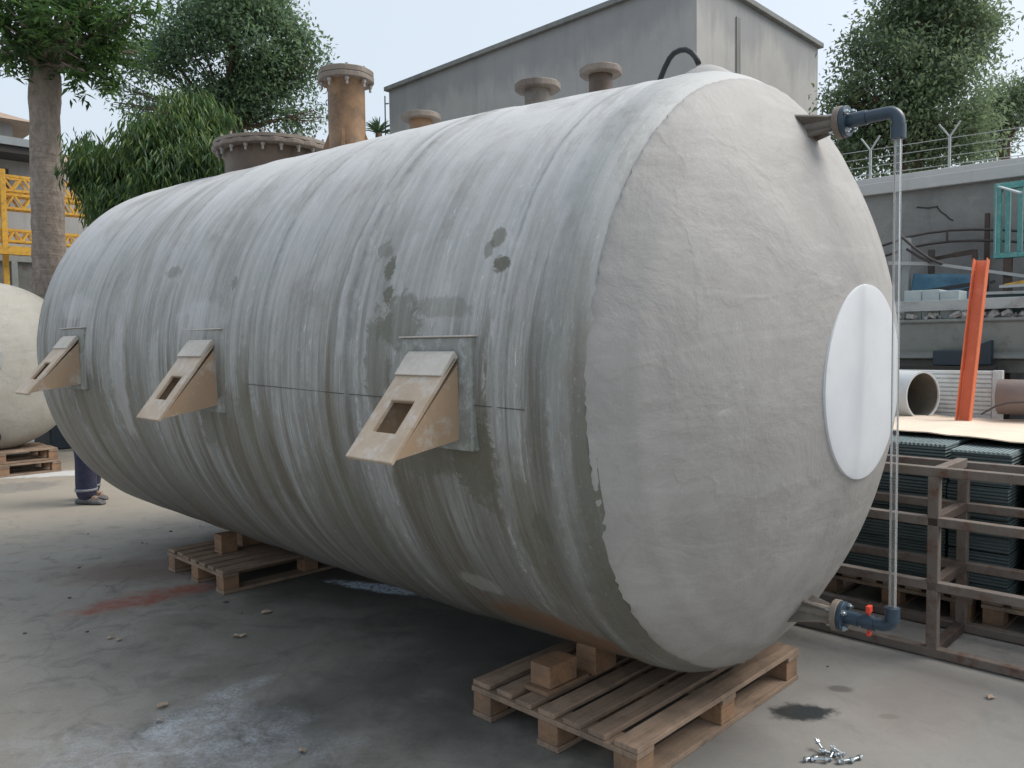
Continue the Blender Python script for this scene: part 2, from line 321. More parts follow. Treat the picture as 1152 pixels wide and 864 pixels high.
def m_dome(name='cap_laminate', a=(.345, .334, .322), b=(.285, .275, .265)):
    n = N(name); co = n.co(); g = n.noise(co, 3.2, 6, .6, .3); f = n.noise(co, 26, 6, .68, .3)
    c = n.mix(n.ramp(g, .35, .65), b, a); c = n.mix(n.math('MULTIPLY', n.ramp(f, .5, .75), .35), c, (.33, .32, .305))
    c = n.mix(n.math('MULTIPLY', n.ramp(n.noise(n.co(scale=(1.4, 1.4, 7)), 1.6, 6, .65, .5), .5, .72), .3), c, (.46, .455, .445))
    c = n.mix(n.math('MULTIPLY', n.ramp(n.noise(co, 7, 8, .78, .5), .52, .70), .35), c, (.27, .26, .245))
    c = n.mix(n.math('MULTIPLY', n.ramp(n.noise(co, 130, 3, .8), .60, .72), .35), c, (.52, .52, .51))
    c = n.mix(n.math('MULTIPLY', n.ramp(n.noise(co, 11, 7, .75, 1.2), .64, .72), .3), c, (.60, .60, .59))
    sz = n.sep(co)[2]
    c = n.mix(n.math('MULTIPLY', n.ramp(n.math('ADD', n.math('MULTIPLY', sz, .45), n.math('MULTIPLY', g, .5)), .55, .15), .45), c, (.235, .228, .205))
    vv = n.t.nodes.new('ShaderNodeTexVoronoi'); vv.feature = 'DISTANCE_TO_EDGE'; vv.inputs['Scale'].default_value = 1.9
    va = n.t.nodes.new('ShaderNodeVectorMath'); va.operation = 'ADD'; vn = n.t.nodes.new('ShaderNodeTexNoise'); vn.inputs['Scale'].default_value = 5; vn.inputs['Detail'].default_value = 7; n.lk(co, vn.inputs['Vector'])
    vs_ = n.t.nodes.new('ShaderNodeVectorMath'); vs_.operation = 'SCALE'; vs_.inputs['Scale'].default_value = .35; n.lk(vn.outputs['Color'], vs_.inputs[0]); n.lk(co, va.inputs[0]); n.lk(vs_.outputs[0], va.inputs[1]); n.lk(va.outputs[0], vv.inputs['Vector'])
    lap = n.ramp(vv.outputs['Distance'], 0, .035, (1, 1, 1, 1), (0, 0, 0, 1))
    c = n.mix(n.math('MULTIPLY', n.math('MULTIPLY', lap, n.ramp(f, .4, .6)), .30), c, (.25, .24, .22))
    c = n.mix(n.math('MULTIPLY', n.ramp(n.noise(n.co(scale=(9, 9, .9)), 1, 6, .7, .5), .56, .72), .28), c, (.25, .24, .215))
    wr = n.noise(n.co(scale=(1.5, 1.5, 5)), 4.5, 6, .62, 1.6)
    bb = n.bump(n.noise(co, 75, 5, .7), .16, .003); bb = n.bump(n.math('MULTIPLY', lap, .6), .25, .004, bb); bb = n.bump(wr, .05, .014, bb); n.bump(g, .30, .05, bb)
    return n.set(c, .62, 0, .35)
def m_fibre(name, col, col2, rough=.42):                                 # amber / grey glass fibre parts
    n = N(name); co = n.co(); g = n.noise(co, 5, 6, .65, .4); f = n.noise(co, 60, 5, .7)
    c = n.mix(n.ramp(g, .38, .62), col, col2); c = n.mix(n.math('MULTIPLY', n.ramp(f, .5, .7), .3), c, tuple(min(1, x * 1.5) for x in col))
    n.bump(f, .3, .004); return n.set(c, rough, 0, .45)
def m_wood(name, col, col2):
    n = N(name); co = n.co(scale=(1.4, 22, 22)); g = n.noise(co, 1.5, 7, .65, .8); c = n.mix(n.ramp(g, .3, .7), col, col2)
    d = n.noise(n.co(), 7, 6, .7); c = n.mix(n.math('MULTIPLY', n.ramp(d, .46, .66), .7), c, (.12, .095, .075))
    c = n.mix(n.math('MULTIPLY', n.ramp(n.noise(n.co(scale=(4, 60, 60)), 1, 5, .7), .56, .68), .6), c, (.09, .06, .04))
    c = n.mix(n.math('MULTIPLY', objrand(n), .45), c, (.15, .11, .08)); n.bump(g, .35, .004); return n.set(c, .75, 0, .3)
def m_plaster(name, a, b, stain, topdark=False):
    n = N(name); co = n.co(); g = n.noise(co, .5, 7, .65, .5); f = n.noise(co, 14, 5, .7)
    c = n.mix(n.ramp(g, .34, .66), a, b); c = n.mix(n.math('MULTIPLY', n.ramp(n.noise(n.co(scale=(3, 3, .25)), 1, 6, .65, .2), .48, .72), .5), c, stain)
    c = n.mix(n.math('MULTIPLY', n.ramp(n.noise(co, 1.6, 7, .7, 1), .55, .7), .35), c, tuple(min(1, x * 1.25) for x in a))
    c = n.mix(n.math('MULTIPLY', f, .22), c, stain)
    if topdark:
        hz = n.math('ADD', n.sep(co)[2], n.math('MULTIPLY', n.noise(n.co(scale=(.8, .8, .2)), 1, 6, .65, .4), 2.6))
        c = n.mix(n.math('MULTIPLY', n.ramp(n.math('SUBTRACT', hz, 8.0), .55, .95), .45), c, (.20, .21, .225))
    n.bump(n.math('ADD', f, g), .3, .012); return n.set(c, .9, 0, .2)
def m_leaf(name, cols, rough=.5, transl=.3):
    n = N(name); ge = n.t.nodes.new('ShaderNodeNewGeometry'); r = n.t.nodes.new('ShaderNodeValToRGB'); n.lk(ge.outputs['Random Per Island'], r.inputs[0])
    e = r.color_ramp.elements; e[0].color = (*cols[0], 1); e[1].color = (*cols[-1], 1)
    for i, cc in enumerate(cols[1:-1]): x = e.new((i + 1) / (len(cols) - 1)); x.color = (*cc, 1)
    c = n.mix(n.math('MULTIPLY', n.ramp(n.noise(n.co(), .9, 4, .6), .35, .7), .55), r.outputs[0], tuple(x * .7 for x in cols[0]))
    n.set(c, rough, 0, .4); tr = n.t.nodes.new('ShaderNodeBsdfTranslucent'); n.lk(c, tr.inputs[0])
    ms = n.t.nodes.new('ShaderNodeMixShader'); ms.inputs[0].default_value = transl; n.lk(n.b.outputs[0], ms.inputs[1]); n.lk(tr.outputs[0], ms.inputs[2]); n.lk(ms.outputs[0], n.out.inputs[0])
    return n.m
def m_bark(name, a, b):
    n = N(name); co = n.co(); v = n.noise(n.co(scale=(1, 1, .5)), 11, 7, .7, 1.2); c = n.mix(n.ramp(v, .35, .65), b, a)
    ring = n.noise(n.co(scale=(.6, .6, 9)), 2.2, 5, .6, .4); c = n.mix(n.math('MULTIPLY', n.ramp(ring, .55, .7), .5), c, tuple(x * .45 for x in b))
    c = n.mix(n.math('MULTIPLY', n.ramp(n.noise(co, 4, 5, .6), .55, .7), .4), c, tuple(min(1, x * 1.5) for x in a))
    n.bump(n.math('ADD', v, ring), .6, .03); return n.set(c, .9, 0, .2)
def m_pipeclear():
    n = N('clear_acrylic'); n.set((.88, .89, .90), .15); tr = n.t.nodes.new('ShaderNodeBsdfTransparent'); tr.inputs[0].default_value = (.985, .99, .99, 1)
    gl = n.t.nodes.new('ShaderNodeBsdfGlossy'); gl.inputs['Roughness'].default_value = .06; lw = n.t.nodes.new('ShaderNodeLayerWeight'); lw.inputs[0].default_value = .32
    m1 = n.t.nodes.new('ShaderNodeMixShader'); n.lk(lw.outputs['Fresnel'], m1.inputs[0]); n.lk(tr.outputs[0], m1.inputs[1]); n.lk(gl.outputs[0], m1.inputs[2])
    m2 = n.t.nodes.new('ShaderNodeMixShader'); n.lk(n.math('MULTIPLY', lw.outputs['Facing'], .5), m2.inputs[0]); n.lk(m1.outputs[0], m2.inputs[1]); n.lk(n.b.outputs[0], m2.inputs[2]); n.lk(m2.outputs[0], n.out.inputs[0]); return n.m
def m_wall():
    n = N('block_wall'); co = n.co(); g = n.noise(co, 1.1, 7, .68, .5); c = n.mix(n.ramp(g, .36, .64), (.20, .20, .195), (.32, .315, .30))
    c = n.mix(n.math('MULTIPLY', n.ramp(n.noise(co, 3.1, 6, .6, .6), .58, .66), .5), c, (.33, .335, .33))
    c = n.mix(n.math('MULTIPLY', n.ramp(n.noise(n.co(scale=(4, 4, .5)), 1, 6, .7), .55, .7), .5), c, (.08, .08, .078))
    f = n.noise(co, 20, 6, .7); c = n.mix(n.math('MULTIPLY', f, .25), c, (.09, .085, .08))
    n.bump(n.math('ADD', g, f), .4, .02); return n.set(c, .95, 0, .2)
def m_corr(name, col, col2, axis, pitch, depth=.5, rough=.6):            # ribbed sheet
    n = N(name); co = n.co(); w = n.math('SINE', n.math('MULTIPLY', axis(n, co), 2 * PI / pitch)); w = n.math('ADD', n.math('MULTIPLY', w, .5), .5)
    g = n.noise(co, 5, 6, .65); c = n.mix(n.ramp(g, .3, .7), col, col2); c = n.mix(n.math('MULTIPLY', n.ramp(n.noise(co, 3, 6, .7, .5), .5, .7), .3), c, tuple(x * .5 for x in col))
    n.bump(w, depth, pitch * .4); return n.set(c, rough, 0, .4)

MT = {}
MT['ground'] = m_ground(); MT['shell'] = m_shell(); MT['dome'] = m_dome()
MT['dome2'] = m_dome('cream_laminate', (.39, .375, .335), (.34, .325, .285))
def m_disc():
    n = N('smooth_white_gelcoat'); co = n.co(); c = n.mix(n.ramp(n.noise(co, 3, 5, .6), .4, .6), (.56, .58, .61), (.61, .63, .65))
    c = n.mix(n.math('MULTIPLY', n.ramp(n.noise(co, 15, 5, .6), .6, .7), .2), c, (.45, .46, .47)); n.bump(n.noise(co, 60, 3), .05, .002); return n.set(c, .6, 0, .4)
MT['disc'] = m_disc()
MT['amber'] = m_fibre('amber_laminate', (.25, .145, .072), (.13, .075, .042))
MT['amber_dark'] = m_fibre('brown_laminate', (.075, .05, .035), (.12, .08, .055))
MT['rim'] = m_fibre('grey_brown_rim', (.21, .175, .145), (.13, .10, .082), .55)
MT['lug'] = worn('sand_laminate', (.53, .435, .34), (.38, .285, .20), 4.5, .5, .25, 0, (.53, .50, .47), .004)
MT['lug_side'] = worn('tan_laminate', (.42, .285, .18), (.36, .27, .19), 4, .45, .25, 0, (.50, .46, .41), .004)
MT['pad'] = worn('pad_laminate', (.30, .315, .30), (.17, .18, .155), 7, .55, .3, 0, (.42, .44, .45), .004)
MT['chalk'] = m_fibre('chalk_laminate', (.52, .48, .43), (.42, .385, .34), .6)
MT['boltgrey'] = worn('coated_bolt', (.34, .32, .29), (.26, .24, .22), 9, .5, .1)
MT['grey_nozzle'] = m_fibre('nozzle_laminate', (.21, .185, .16), (.13, .112, .095), .5)
MT['blue_pvc'] = worn('blue_grey_pvc', (.022, .045, .072), (.032, .058, .085), 8, .38, .08)
MT['red'] = worn('red_plastic', (.70, .06, .03), (.6, .05, .03), 8, .4, .05)
MT['zinc'] = worn('zinc_plating', (.55, .60, .62), (.42, .47, .50), 30, .3, .1, .9)
MT['black'] = worn('black_rubber', (.012, .014, .018), (.02, .022, .026), 10, .5, .1)
MT['dark'] = worn('dark_hollow', (.05, .045, .04), (.035, .03, .03), 8, .8, .1)
MT['clear'] = m_pipeclear()
MT['pallet'] = m_wood('pallet_wood', (.36, .26, .19), (.22, .155, .11)); MT['block'] = m_wood('block_wood', (.34, .20, .115), (.22, .125, .07))
MT['oldpallet'] = m_wood('weathered_wood', (.36, .28, .19), (.24, .19, .14))
MT['steel'] = worn('rusty_square_steel', (.15, .12, .10), (.20, .175, .155), 6, .6, .3, .15, (.12, .055, .032))
MT['rust'] = worn('brown_steel', (.085, .055, .042), (.06, .042, .036), 9, .7, .3, 0, (.03, .025, .022))
MT['bark'] = m_bark('grey_bark', (.33, .28, .24), (.20, .165, .14)); MT['bark2'] = m_bark('brown_bark', (.15, .10, .075), (.09, .065, .05))
MT['bld'] = m_plaster('cement_render', (.37, .365, .355), (.44, .43, .415), (.27, .27, .27), True)
MT['bld2'] = m_plaster('far_render', (.30, .29, .28), (.36, .35, .33), (.2, .2, .2))
MT['coping'] = m_plaster('pale_coping', (.50, .50, .49), (.42, .42, .41), (.30, .30, .29))
MT['edge'] = m_plaster('roof_edge', (.22, .23, .225), (.28, .28, .27), (.1, .1, .1))
MT['wall'] = m_wall()
MT['yellow'] = worn('yellow_paint', (.68, .40, .045), (.60, .33, .05), 6, .5, .1, 0, (.34, .18, .05))
MT['turq'] = worn('turquoise_paint', (.065, .26, .245), (.10, .31, .29), 8, .5, .1, 0, (.25, .42, .40))
MT['orange'] = worn('orange_paint', (.76, .20, .09), (.68, .165, .07), 5, .5, .15, 0, (.78, .24, .13))
MT['ply'] = worn('pale_board', (.80, .66, .53), (.74, .61, .49), 3, .8, .1, 0, (.68, .54, .42))
MT['white'] = worn('white_panel_paint', (.66, .69, .69), (.58, .62, .62), 6, .5, .1, 0, (.45, .48, .48))
MT['pipe'] = worn('white_pipe', (.62, .65, .66), (.55, .57, .58), 6, .45, .1)
MT['olive'] = worn('olive_inside', (.15, .14, .115), (.10, .095, .08), 6, .8, .2)
MT['hull'] = worn('grey_green_gelcoat', (.19, .205, .195), (.23, .245, .23), 3, .45, .08, 0, (.12, .125, .11))
MT['galv'] = worn('grey_channel', (.42, .44, .44), (.34, .36, .36), 4, .5, .1, .2, (.2, .2, .19))
MT['rod'] = worn('dark_rod', (.075, .06, .055), (.05, .04, .04), 9, .7, .2)
MT['bluetarp'] = worn('blue_sheet', (.02, .085, .14), (.035, .13, .20), 5, .55, .3, 0, (.03, .06, .09), .02)
MT['paleblock'] = worn('pale_teal_foam', (.36, .43, .44), (.44, .49, .49), 12, .8, .3)
MT['foam'] = worn('torn_foam', (.50, .50, .49), (.26, .25, .24), 14, .9, .6, 0, (.6, .6, .58), .02)
MT['navy'] = worn('navy_plastic', (.015, .028, .042), (.02, .035, .05), 8, .5, .1)
MT['tealdark'] = worn('dark_teal', (.05, .10, .115), (.07, .13, .14), 5, .6, .1)
MT['greyplate'] = worn('grey_plate', (.34, .37, .37), (.28, .30, .30), 12, .5, .1)
MT['gate'] = worn('grey_gate_paint', (.14, .15, .15), (.20, .21, .205), 3, .6, .15, 0, (.12, .085, .065))
MT['tile'] = worn('roof_tan', (.36, .27, .20), (.30, .22, .17), 2, .8, .2)
MT['roofgrey'] = worn('roof_grey', (.24, .27, .28), (.20, .225, .235), 2, .6, .1)
MT['denim'] = worn('navy_trousers', (.022, .024, .055), (.035, .038, .075), 14, .9, .5, 0, (.05, .05, .08))
MT['shirt'] = worn('blue_shirt', (.08, .12, .2), (.06, .1, .16), 10, .9, .3); MT['skin'] = worn('skin', (.30, .17, .11), (.26, .15, .10), 10, .5, .05)
MT['shoe'] = worn('grey_shoe', (.07, .07, .073), (.15, .15, .15), 30, .8, .4); MT['hair'] = worn('black_hair', (.01, .009, .008), (.015, .013, .012), 30, .6, .4)
MT['shoewhite'] = worn('pale_trim', (.25, .26, .29), (.14, .15, .18), 30, .8, .3)
MT['stone'] = worn('dark_stone', (.05, .048, .045), (.09, .085, .08), 30, .9, .5)
MT['dryleaf'] = worn('dry_leaf', (.42, .33, .24), (.30, .22, .16), 20, .8, .3)
MT['stackside'] = m_corr('dark_sheet_edges', (.062, .085, .088), (.085, .112, .114), lambda n, co: n.sep(co)[2], .017, .8)
def fluted(n, co):
    s = n.sep(co); return n.math('ADD', n.math('MULTIPLY', s[0], A[0]), n.math('MULTIPLY', s[1], A[1]))
MT['stacktop'] = m_corr('ribbed_sheet_top', (.17, .225, .235), (.22, .275, .285), fluted, .021, 1.0)
MT['leaf_a'] = m_leaf('whorled_leaves', [(.055, .115, .045), (.08, .16, .05), (.15, .27, .055), (.10, .18, .09)], .5, .5)
MT['leaf_b'] = m_leaf('dark_leaves', [(.12, .19, .125), (.16, .245, .145), (.21, .32, .135), (.15, .23, .15)], .5, .5)
MT['leaf_c'] = m_leaf('drooping_leaves', [(.05, .115, .05), (.08, .165, .05), (.20, .27, .06), (.07, .145, .07)], .4, .42)
MT['leaf_d'] = m_leaf('olive_leaves', [(.15, .215, .135), (.20, .275, .165), (.27, .35, .165), (.185, .25, .17)], .5, .48)

# ================================================================== SETTING
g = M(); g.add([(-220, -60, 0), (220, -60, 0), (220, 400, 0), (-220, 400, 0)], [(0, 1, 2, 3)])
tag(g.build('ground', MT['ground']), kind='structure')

# grey rendered building behind the tank
bl = thing('rendered_building', P(8, 13.16, 0), 'tall flat-roofed building of bare grey cement render behind the tank', 'building')
H = 8.2
m = M(); m.gbox(8, 17.3, 13.16, 18.4, 0, H); m.build('wall', MT['bld'], bl)
m = M(); m.gbox(7.9, 17.4, 13.06, 18.5, H + .002, H + .11); m.build('roof_edge', MT['edge'], bl, .01)
for u0 in (7.94,):
    m = M(); m.gbox(7.975, 7.998, 14.6, 14.75, 3, H - .35); m.build('downpipe_strip', MT['edge'], bl)
m = M(); a = PV(433, 150, 13.0); b_ = PV(433, 108, 13.0); m.tube([a - Z * 5, b_], .018, 6); m.bar(PV(433, 117, 13.0), PV(437, 116.5, 13.16), .03, .03); m.build('mast_pipe', MT['rod'], bl)

# boundary wall on the right with coping, Y posts and wire
WV = 8.0
wl = thing('boundary_wall', P(2, WV, 0), 'cracked grey masonry boundary wall with pale coping on the right', 'wall')
u0, u1 = -3.5, 6.5; z0, z1 = 2.85, 2.94
m = M()
def prism_uz(m, pts, v0, v1):                                            # extrude a U-Z outline along V
    n = len(pts); m.add([P(u, v0, z) for u, z in pts] + [P(u, v1, z) for u, z in pts],
                        [tuple(range(n)), tuple(range(2 * n - 1, n - 1, -1))] + [(i, (i + 1) % n, n + (i + 1) % n, n + i) for i in range(n)])
prism_uz(m, [(u0, 0), (u1, 0), (u1, 2.90), (u0, 2.83)], WV, WV + .25); m.build('wall_panel', MT['wall'], wl)
m = M(); prism_uz(m, [(u0, 2.80), (u1, 2.885), (u1, 2.99), (u0, 2.915)], WV - .07, WV + .30); m.build('coping', MT['coping'], wl, .008)
m = M(); prism_uz(m, [(u0, 2.918), (u1, 2.993), (u1, 3.05), (u0, 2.975)], WV - .02, WV + .25); m.build('coping_cap', MT['edge'] if 0 else MT['coping'], wl, .008)
# crack as a thin recessed-looking dark mark in real relief
m = M(); pts = [PV(x, y, WV - .004) for x, y in ((1031, 233), (1044, 234), (1054, 232.5), (1058, 238), (1064, 242), (1068, 246), (1072, 248))]
for i in range(len(pts) - 1): m.bar(pts[i], pts[i + 1] + (pts[i + 1] - pts[i]) * .1, .004, .012)
m.build('crack', MT['dark'], wl)
for i, (x, y) in enumerate(((979, 165), (1068, 152))):
    base = PV(x, y + 30, WV + .12); base[2] = 3.02; top = base + Z * .30
    m = M(); m.bar(base, top, .02, .02); m.bar(top, top + A * .09 + Z * .13, .018, .012); m.bar(top, top - A * .09 + Z * .13, .018, .012)
    tag(m.build('wire_post', MT['galv'], None, origin=base), ('grey Y-shaped wire post on the wall just right of the upper gauge pipe' if i == 0 else 'grey Y-shaped wire post on the wall nearer the turquoise frame'), 'post', 'Y posts on the boundary wall')
m = M()
for k in range(4): m.tube([P(-3, WV + .12, 3.06 + k * .08), P(1.5, WV + .12, 3.07 + k * .08 - .02), P(3.2, WV + .12, 3.09 + k * .08), P(6.3, WV + .12, 3.12 + k * .08)], .0035, 5)
tag(m.build('wire_strands', MT['galv'], None, origin=P(2, WV, 3.1)), 'thin fence wires strung between the Y posts above the wall', 'wire')

# left background: gate panels, houses
ft = D(0, 286, 14.5); FU = ft @ A
gt = thing('panel_gate', ft * np.array([1, 1, 0]), 'grey steel gate panels with welded frame behind the cream tank', 'gate')
zt = ft[2]; va, vb = (ft @ B) - 2.2, PU(150, 290, FU) @ B
m = M(); m.box(P(FU + .03, (va + vb) / 2, zt / 2 - .03), (.02, vb - va, zt - .06), (A, B, Z)); m.build('panel', MT['gate'], gt)
m = M(); m.box(P(FU, (va + vb) / 2, zt - .06), (.06, vb - va, .12), (A, B, Z)); m.box(P(FU, (va + vb) / 2, zt - 1.3), (.06, vb - va, .08), (A, B, Z))
v = PU(16, 300, FU) @ B - 1.9
while v < vb: m.box(P(FU - .002, v, zt / 2 - .06), (.06, .10, zt - .12), (A, B, Z)); v += .95 if False else 1.9 / 2
m.build('frame', MT['greyplate'], gt, .005)

hd = 26.
hs_ = thing('far_house', D(20, 250, hd) * np.array([1, 1, 0]), 'grey house with overhanging roof and small roof tower at the far left', 'house')
hu = D(0, 200, hd) @ A
h0 = PU(118, 200, hu) @ B; zroof = PU(30, 176, hu)[2]
m = M(); m.box(P(hu + 3, h0 - 6, zroof / 2), (6, 12, zroof), (A, B, Z)); m.build('wall', MT['bld2'], hs_)
hr = PU(36, 200, hu) @ B
m = M(); m.box(P(hu + 2.4, hr - 5.9, zroof + .02 + .12), (7.4, 12.6, .24), (A, B, Z)); m.build('roof', MT['roofgrey'], hs_)
m = M(); m.box(P(hu + 2.4, hr - 5.9, zroof - .10), (7.2, 12.4, .2), (A, B, Z)); m.build('eave', MT['dark'], hs_)
tz0 = zroof + .2; tv = PU(14, 150, hu + 1.5) @ B; tz1 = PU(14, 140, hu + 1.5)[2]
m = M(); m.box(P(hu + 3, tv - 1.4, (tz0 + tz1) / 2), (3, 2.8, tz1 - tz0 + .1), (A, B, Z)); m.build('roof_tower', MT['tile'] if 0 else MT['bld2'], hs_)
e = tz1; c0 = P(hu + 3, tv - 1.4, e + .9); w = 2.2
m = M(); m.add([P(hu + 3 - w, tv - 1.4 - w, e), P(hu + 3 + w, tv - 1.4 - w, e), P(hu + 3 + w, tv - 1.4 + w, e), P(hu + 3 - w, tv - 1.4 + w, e), c0], [(0, 1, 4), (1, 2, 4), (2, 3, 4), (3, 0, 4), (3, 2, 1, 0)]); m.build('tower_roof', MT['tile'], hs_)
for (x0, x1, y0, y1) in ((0, 11, 188, 232),):
    a = PU(x0 - 8, y0, hu - .02); b_ = PU(x1, y1, hu - .02)
    m = M(); m.box((a + b_) / 2, (.04, abs((b_ - a) @ B), abs(b_[2] - a[2])), (A, B, Z)); f = m.build('window', MT['rust'], hs_)
    m = M(); m.box((a + b_) / 2 - A * .03, (.02, abs((b_ - a) @ B) * .8, abs(b_[2] - a[2]) * .8), (A, B, Z)); m.build('pane', MT['dark'], f)
sm = thing('small_tiled_house', D(75, 250, 34) * np.array([1, 1, 0]), 'low house with small tan tiled roof just right of the thick trunk', 'house')
p = D(74, 196, 34); m = M(); m.box(p * np.array([1, 1, .5]), (3.6, 3, p[2]), (B, A, Z)); m.build('wall', MT['bld2'], sm)
m = M(); q = p + Z * .02
m.add([q - B * 2.2 - A * 2, q + B * 2.2 - A * 2, q + B * 2.2 + A * 2, q - B * 2.2 + A * 2, q - B * .8 + Z * .8, q + B * .8 + Z * .8], [(0, 1, 5, 4), (1, 2, 5), (2, 3, 4, 5), (3, 0, 4), (3, 2, 1, 0)]); m.build('roof', MT['tile'], sm)

# yellow lattice booms on yellow posts
CU = 15.5
def boom(y0, y1, slope, x0, x1, label):
    a0 = PU(x0, y0, CU); b0 = PU(x1, y0 + slope * (x1 - x0), CU); a1 = PU(x0, y1, CU); hgt = a0[2] - a1[2]
    b0[2] = a0[2]
    th = thing('lattice_boom', (a0 + b0) / 2 - Z * hgt, label, 'crane boom', 'yellow lattice booms stacked level')
    L = (b0 - a0) @ B; ch = M(); lc = M()
    for dz in (0, -hgt):
        for du in (0, hgt): ch.bar(a0 + Z * dz + A * du, b0 + Z * dz + A * du, .04, .04)
    k = int(L / (hgt * 1.15)); st = L / k
    for du in (0, hgt):
        for i in range(k):
            p0 = a0 + A * du + B * st * i; lc.bar(p0, p0 + B * st / 2 - Z * hgt, .032, .032); lc.bar(p0 + B * st / 2 - Z * hgt, p0 + B * st, .032, .032)
    for i in range(k):
        for dz in (0, -hgt): lc.bar(a0 + B * st * i + Z * dz, a0 + B * st * (i + .5) + A * hgt + Z * dz, .03, .03)
    ch.build('chord', MT['yellow'], th); lc.build('lacing', MT['yellow'], th); return th
boom(188, 205, .09, -70, 128, 'yellow lattice crane boom, topmost of the three behind the trunk')
boom(210, 226, .09, -70, 128, 'yellow lattice crane boom, middle of the three behind the trunk')
boom(252, 265, .06, -70, 150, 'pale yellow lattice crane boom, lowest of the three behind the trunk')
for i, x in enumerate((-40, 2)):
    a = PU(x, 190, CU - .12); m = M(); b_ = a.copy(); b_[2] = 0; m.bar(b_, a, .07, .08)
    m.bar(a - Z * .3, a - Z * .3 + A * .6, .08, .08); m.bar(a - Z * .7, a - Z * .7 + A * .6, .08, .08)
    if i: tag(m.build('support_post', MT['yellow'], None, origin=b_), 'yellow upright post carrying the lattice booms at the left edge', 'post')
    else: tag(m.build('support_post', MT['yellow'], None, origin=b_), 'yellow boom post just outside the left edge', 'post')
a = PU(0, 281, CU - .3); b_ = PU(44, 281, CU - .3); b_[2] = a[2]
m = M(); m.bar(a - B * 1.5, b_, .15, .14); m.bar(a + Z * 0 - B * 1.5 - Z * (a[2] / 2 + .1), a - B * 1.5 - Z * .08, .12, .12)
tag(m.build('yellow_beam', MT['yellow'], None, origin=a), 'solid yellow steel beam just above the grey gate', 'beam')

# ================================================================== TREES
def leaf_mesh(cent, rad, n, size, aspect, droop=0., spread=.35, per=16, shell=.55, seed=1, whorl=False, gap=-.3, gapf=2.6):
    """leaves gathered on twigs scattered through ellipsoid blobs; each leaf is a folded two-quad blade"""
    rg = np.random.default_rng(seed); cent = np.array(cent); rad = np.array(rad)
    vol = rad[:, 0] * rad[:, 1] * rad[:, 2]; pr = vol ** .75; pr /= pr.sum()
    T = n // per; k = rg.choice(len(cent), T, p=pr); d = rg.normal(size=(T, 3)); d /= np.linalg.norm(d, axis=1, keepdims=True)
    rr = (shell + (1 - shell) * rg.random(T)) ** .8 * (1 + .25 * rg.normal(size=T) * .6)
    tw = cent[k] + d * rad[k] * rr[:, None]
    keep = fnoise(tw, gapf / np.mean(rad), seed, 3) > gap; tw = tw[keep]; d = d[keep]; T = len(tw)
    pos = np.repeat(tw, per, 0); out = np.repeat(d, per, 0); n = len(pos)
    dir_ = rg.normal(size=(n, 3)) + out * .5 * (0 if whorl else 1); dir_ /= np.linalg.norm(dir_, axis=1, keepdims=True)
    if whorl: dir_[:, 2] = dir_[:, 2] * .35 - .15
    dir_[:, 2] -= droop; dir_ /= np.linalg.norm(dir_, axis=1, keepdims=True)
    if not whorl: pos = pos + rg.normal(size=(n, 3)) * spread * np.array([1, 1, .8])
    else: pos = pos + rg.normal(size=(n, 3)) * .02 + (rg.integers(0, 3, n) * .09)[:, None] * np.repeat(d, per, 0)
    sz = size * rg.uniform(.65, 1.25, n)[:, None]
    side = np.cross(dir_, rg.normal(size=(n, 3)) * .4 + np.array([0, 0, 1.])); side /= np.linalg.norm(side, axis=1, keepdims=True); nr = np.cross(side, dir_)
    base = pos; tip = pos + dir_ * sz + nr * sz * -.12; m1 = pos + dir_ * sz * .45 + side * sz * aspect / 2 + nr * sz * .06; m2 = pos + dir_ * sz * .45 - side * sz * aspect / 2 + nr * sz * .06
    vs = np.stack([base, m1, tip, m2], 1).reshape(-1, 3)
    return vs, n
def crown(name, mat, parent, blobs, n, size, aspect=.4, **kw):
    cent = [b[0] for b in blobs]; rad = [b[1] if hasattr(b[1], '__len__') else (b[1],) * 3 for b in blobs]
    vs, n = leaf_mesh(cent, rad, n, size, aspect, **kw)
    L = np.array(parent.location); me = bpy.data.meshes.new(name); me.vertices.add(len(vs)); me.vertices.foreach_set('co', (vs - L).ravel())
    idx = np.arange(n)[:, None] * 4; tri = np.concatenate([idx + [0, 1, 2], idx + [0, 2, 3]], 1).reshape(-1)
    me.loops.add(len(tri)); me.loops.foreach_set('vertex_index', tri); me.polygons.add(len(tri) // 3)
    me.polygons.foreach_set('loop_start', np.arange(0, len(tri), 3)); me.polygons.foreach_set('loop_total', np.full(len(tri) // 3, 3)); me.update(calc_edges=True); me.validate()
    me.materials.append(mat); o = bpy.data.objects.new(name, me); S.collection.objects.link(o); o.parent = parent; return o
def limbs(m, start, blobs, r, seed=0):
    rg = np.random.default_rng(seed)
    for c, rad in blobs:
        c = np.array(c); mid = (start + c) / 2 + rg.normal(size=3) * .12 * np.linalg.norm(c - start) * .5; mid[2] += .06 * np.linalg.norm(c - start)
        m.tube([start, (start + mid) / 2 + rg.normal(size=3) * .05, mid, c], [r, r * .8, r * .55, r * .22], 7)
        for _ in range(4):
            e = c + rg.normal(size=3) * .55 * np.mean(rad); m.tube([mid, (mid + e) / 2 + rg.normal(size=3) * .1, e], [r * .4, r * .25, r * .08], 5)
def blobs_px(lst, dep, seed=0):
    rg = np.random.default_rng(seed); out = []
    for x, y, r in lst:
        dd = dep + rg.uniform(-.8, .8); rr = r * dd / F; out.append((D(x, y, dd), (rr, rr, rr * .85)))
    return out

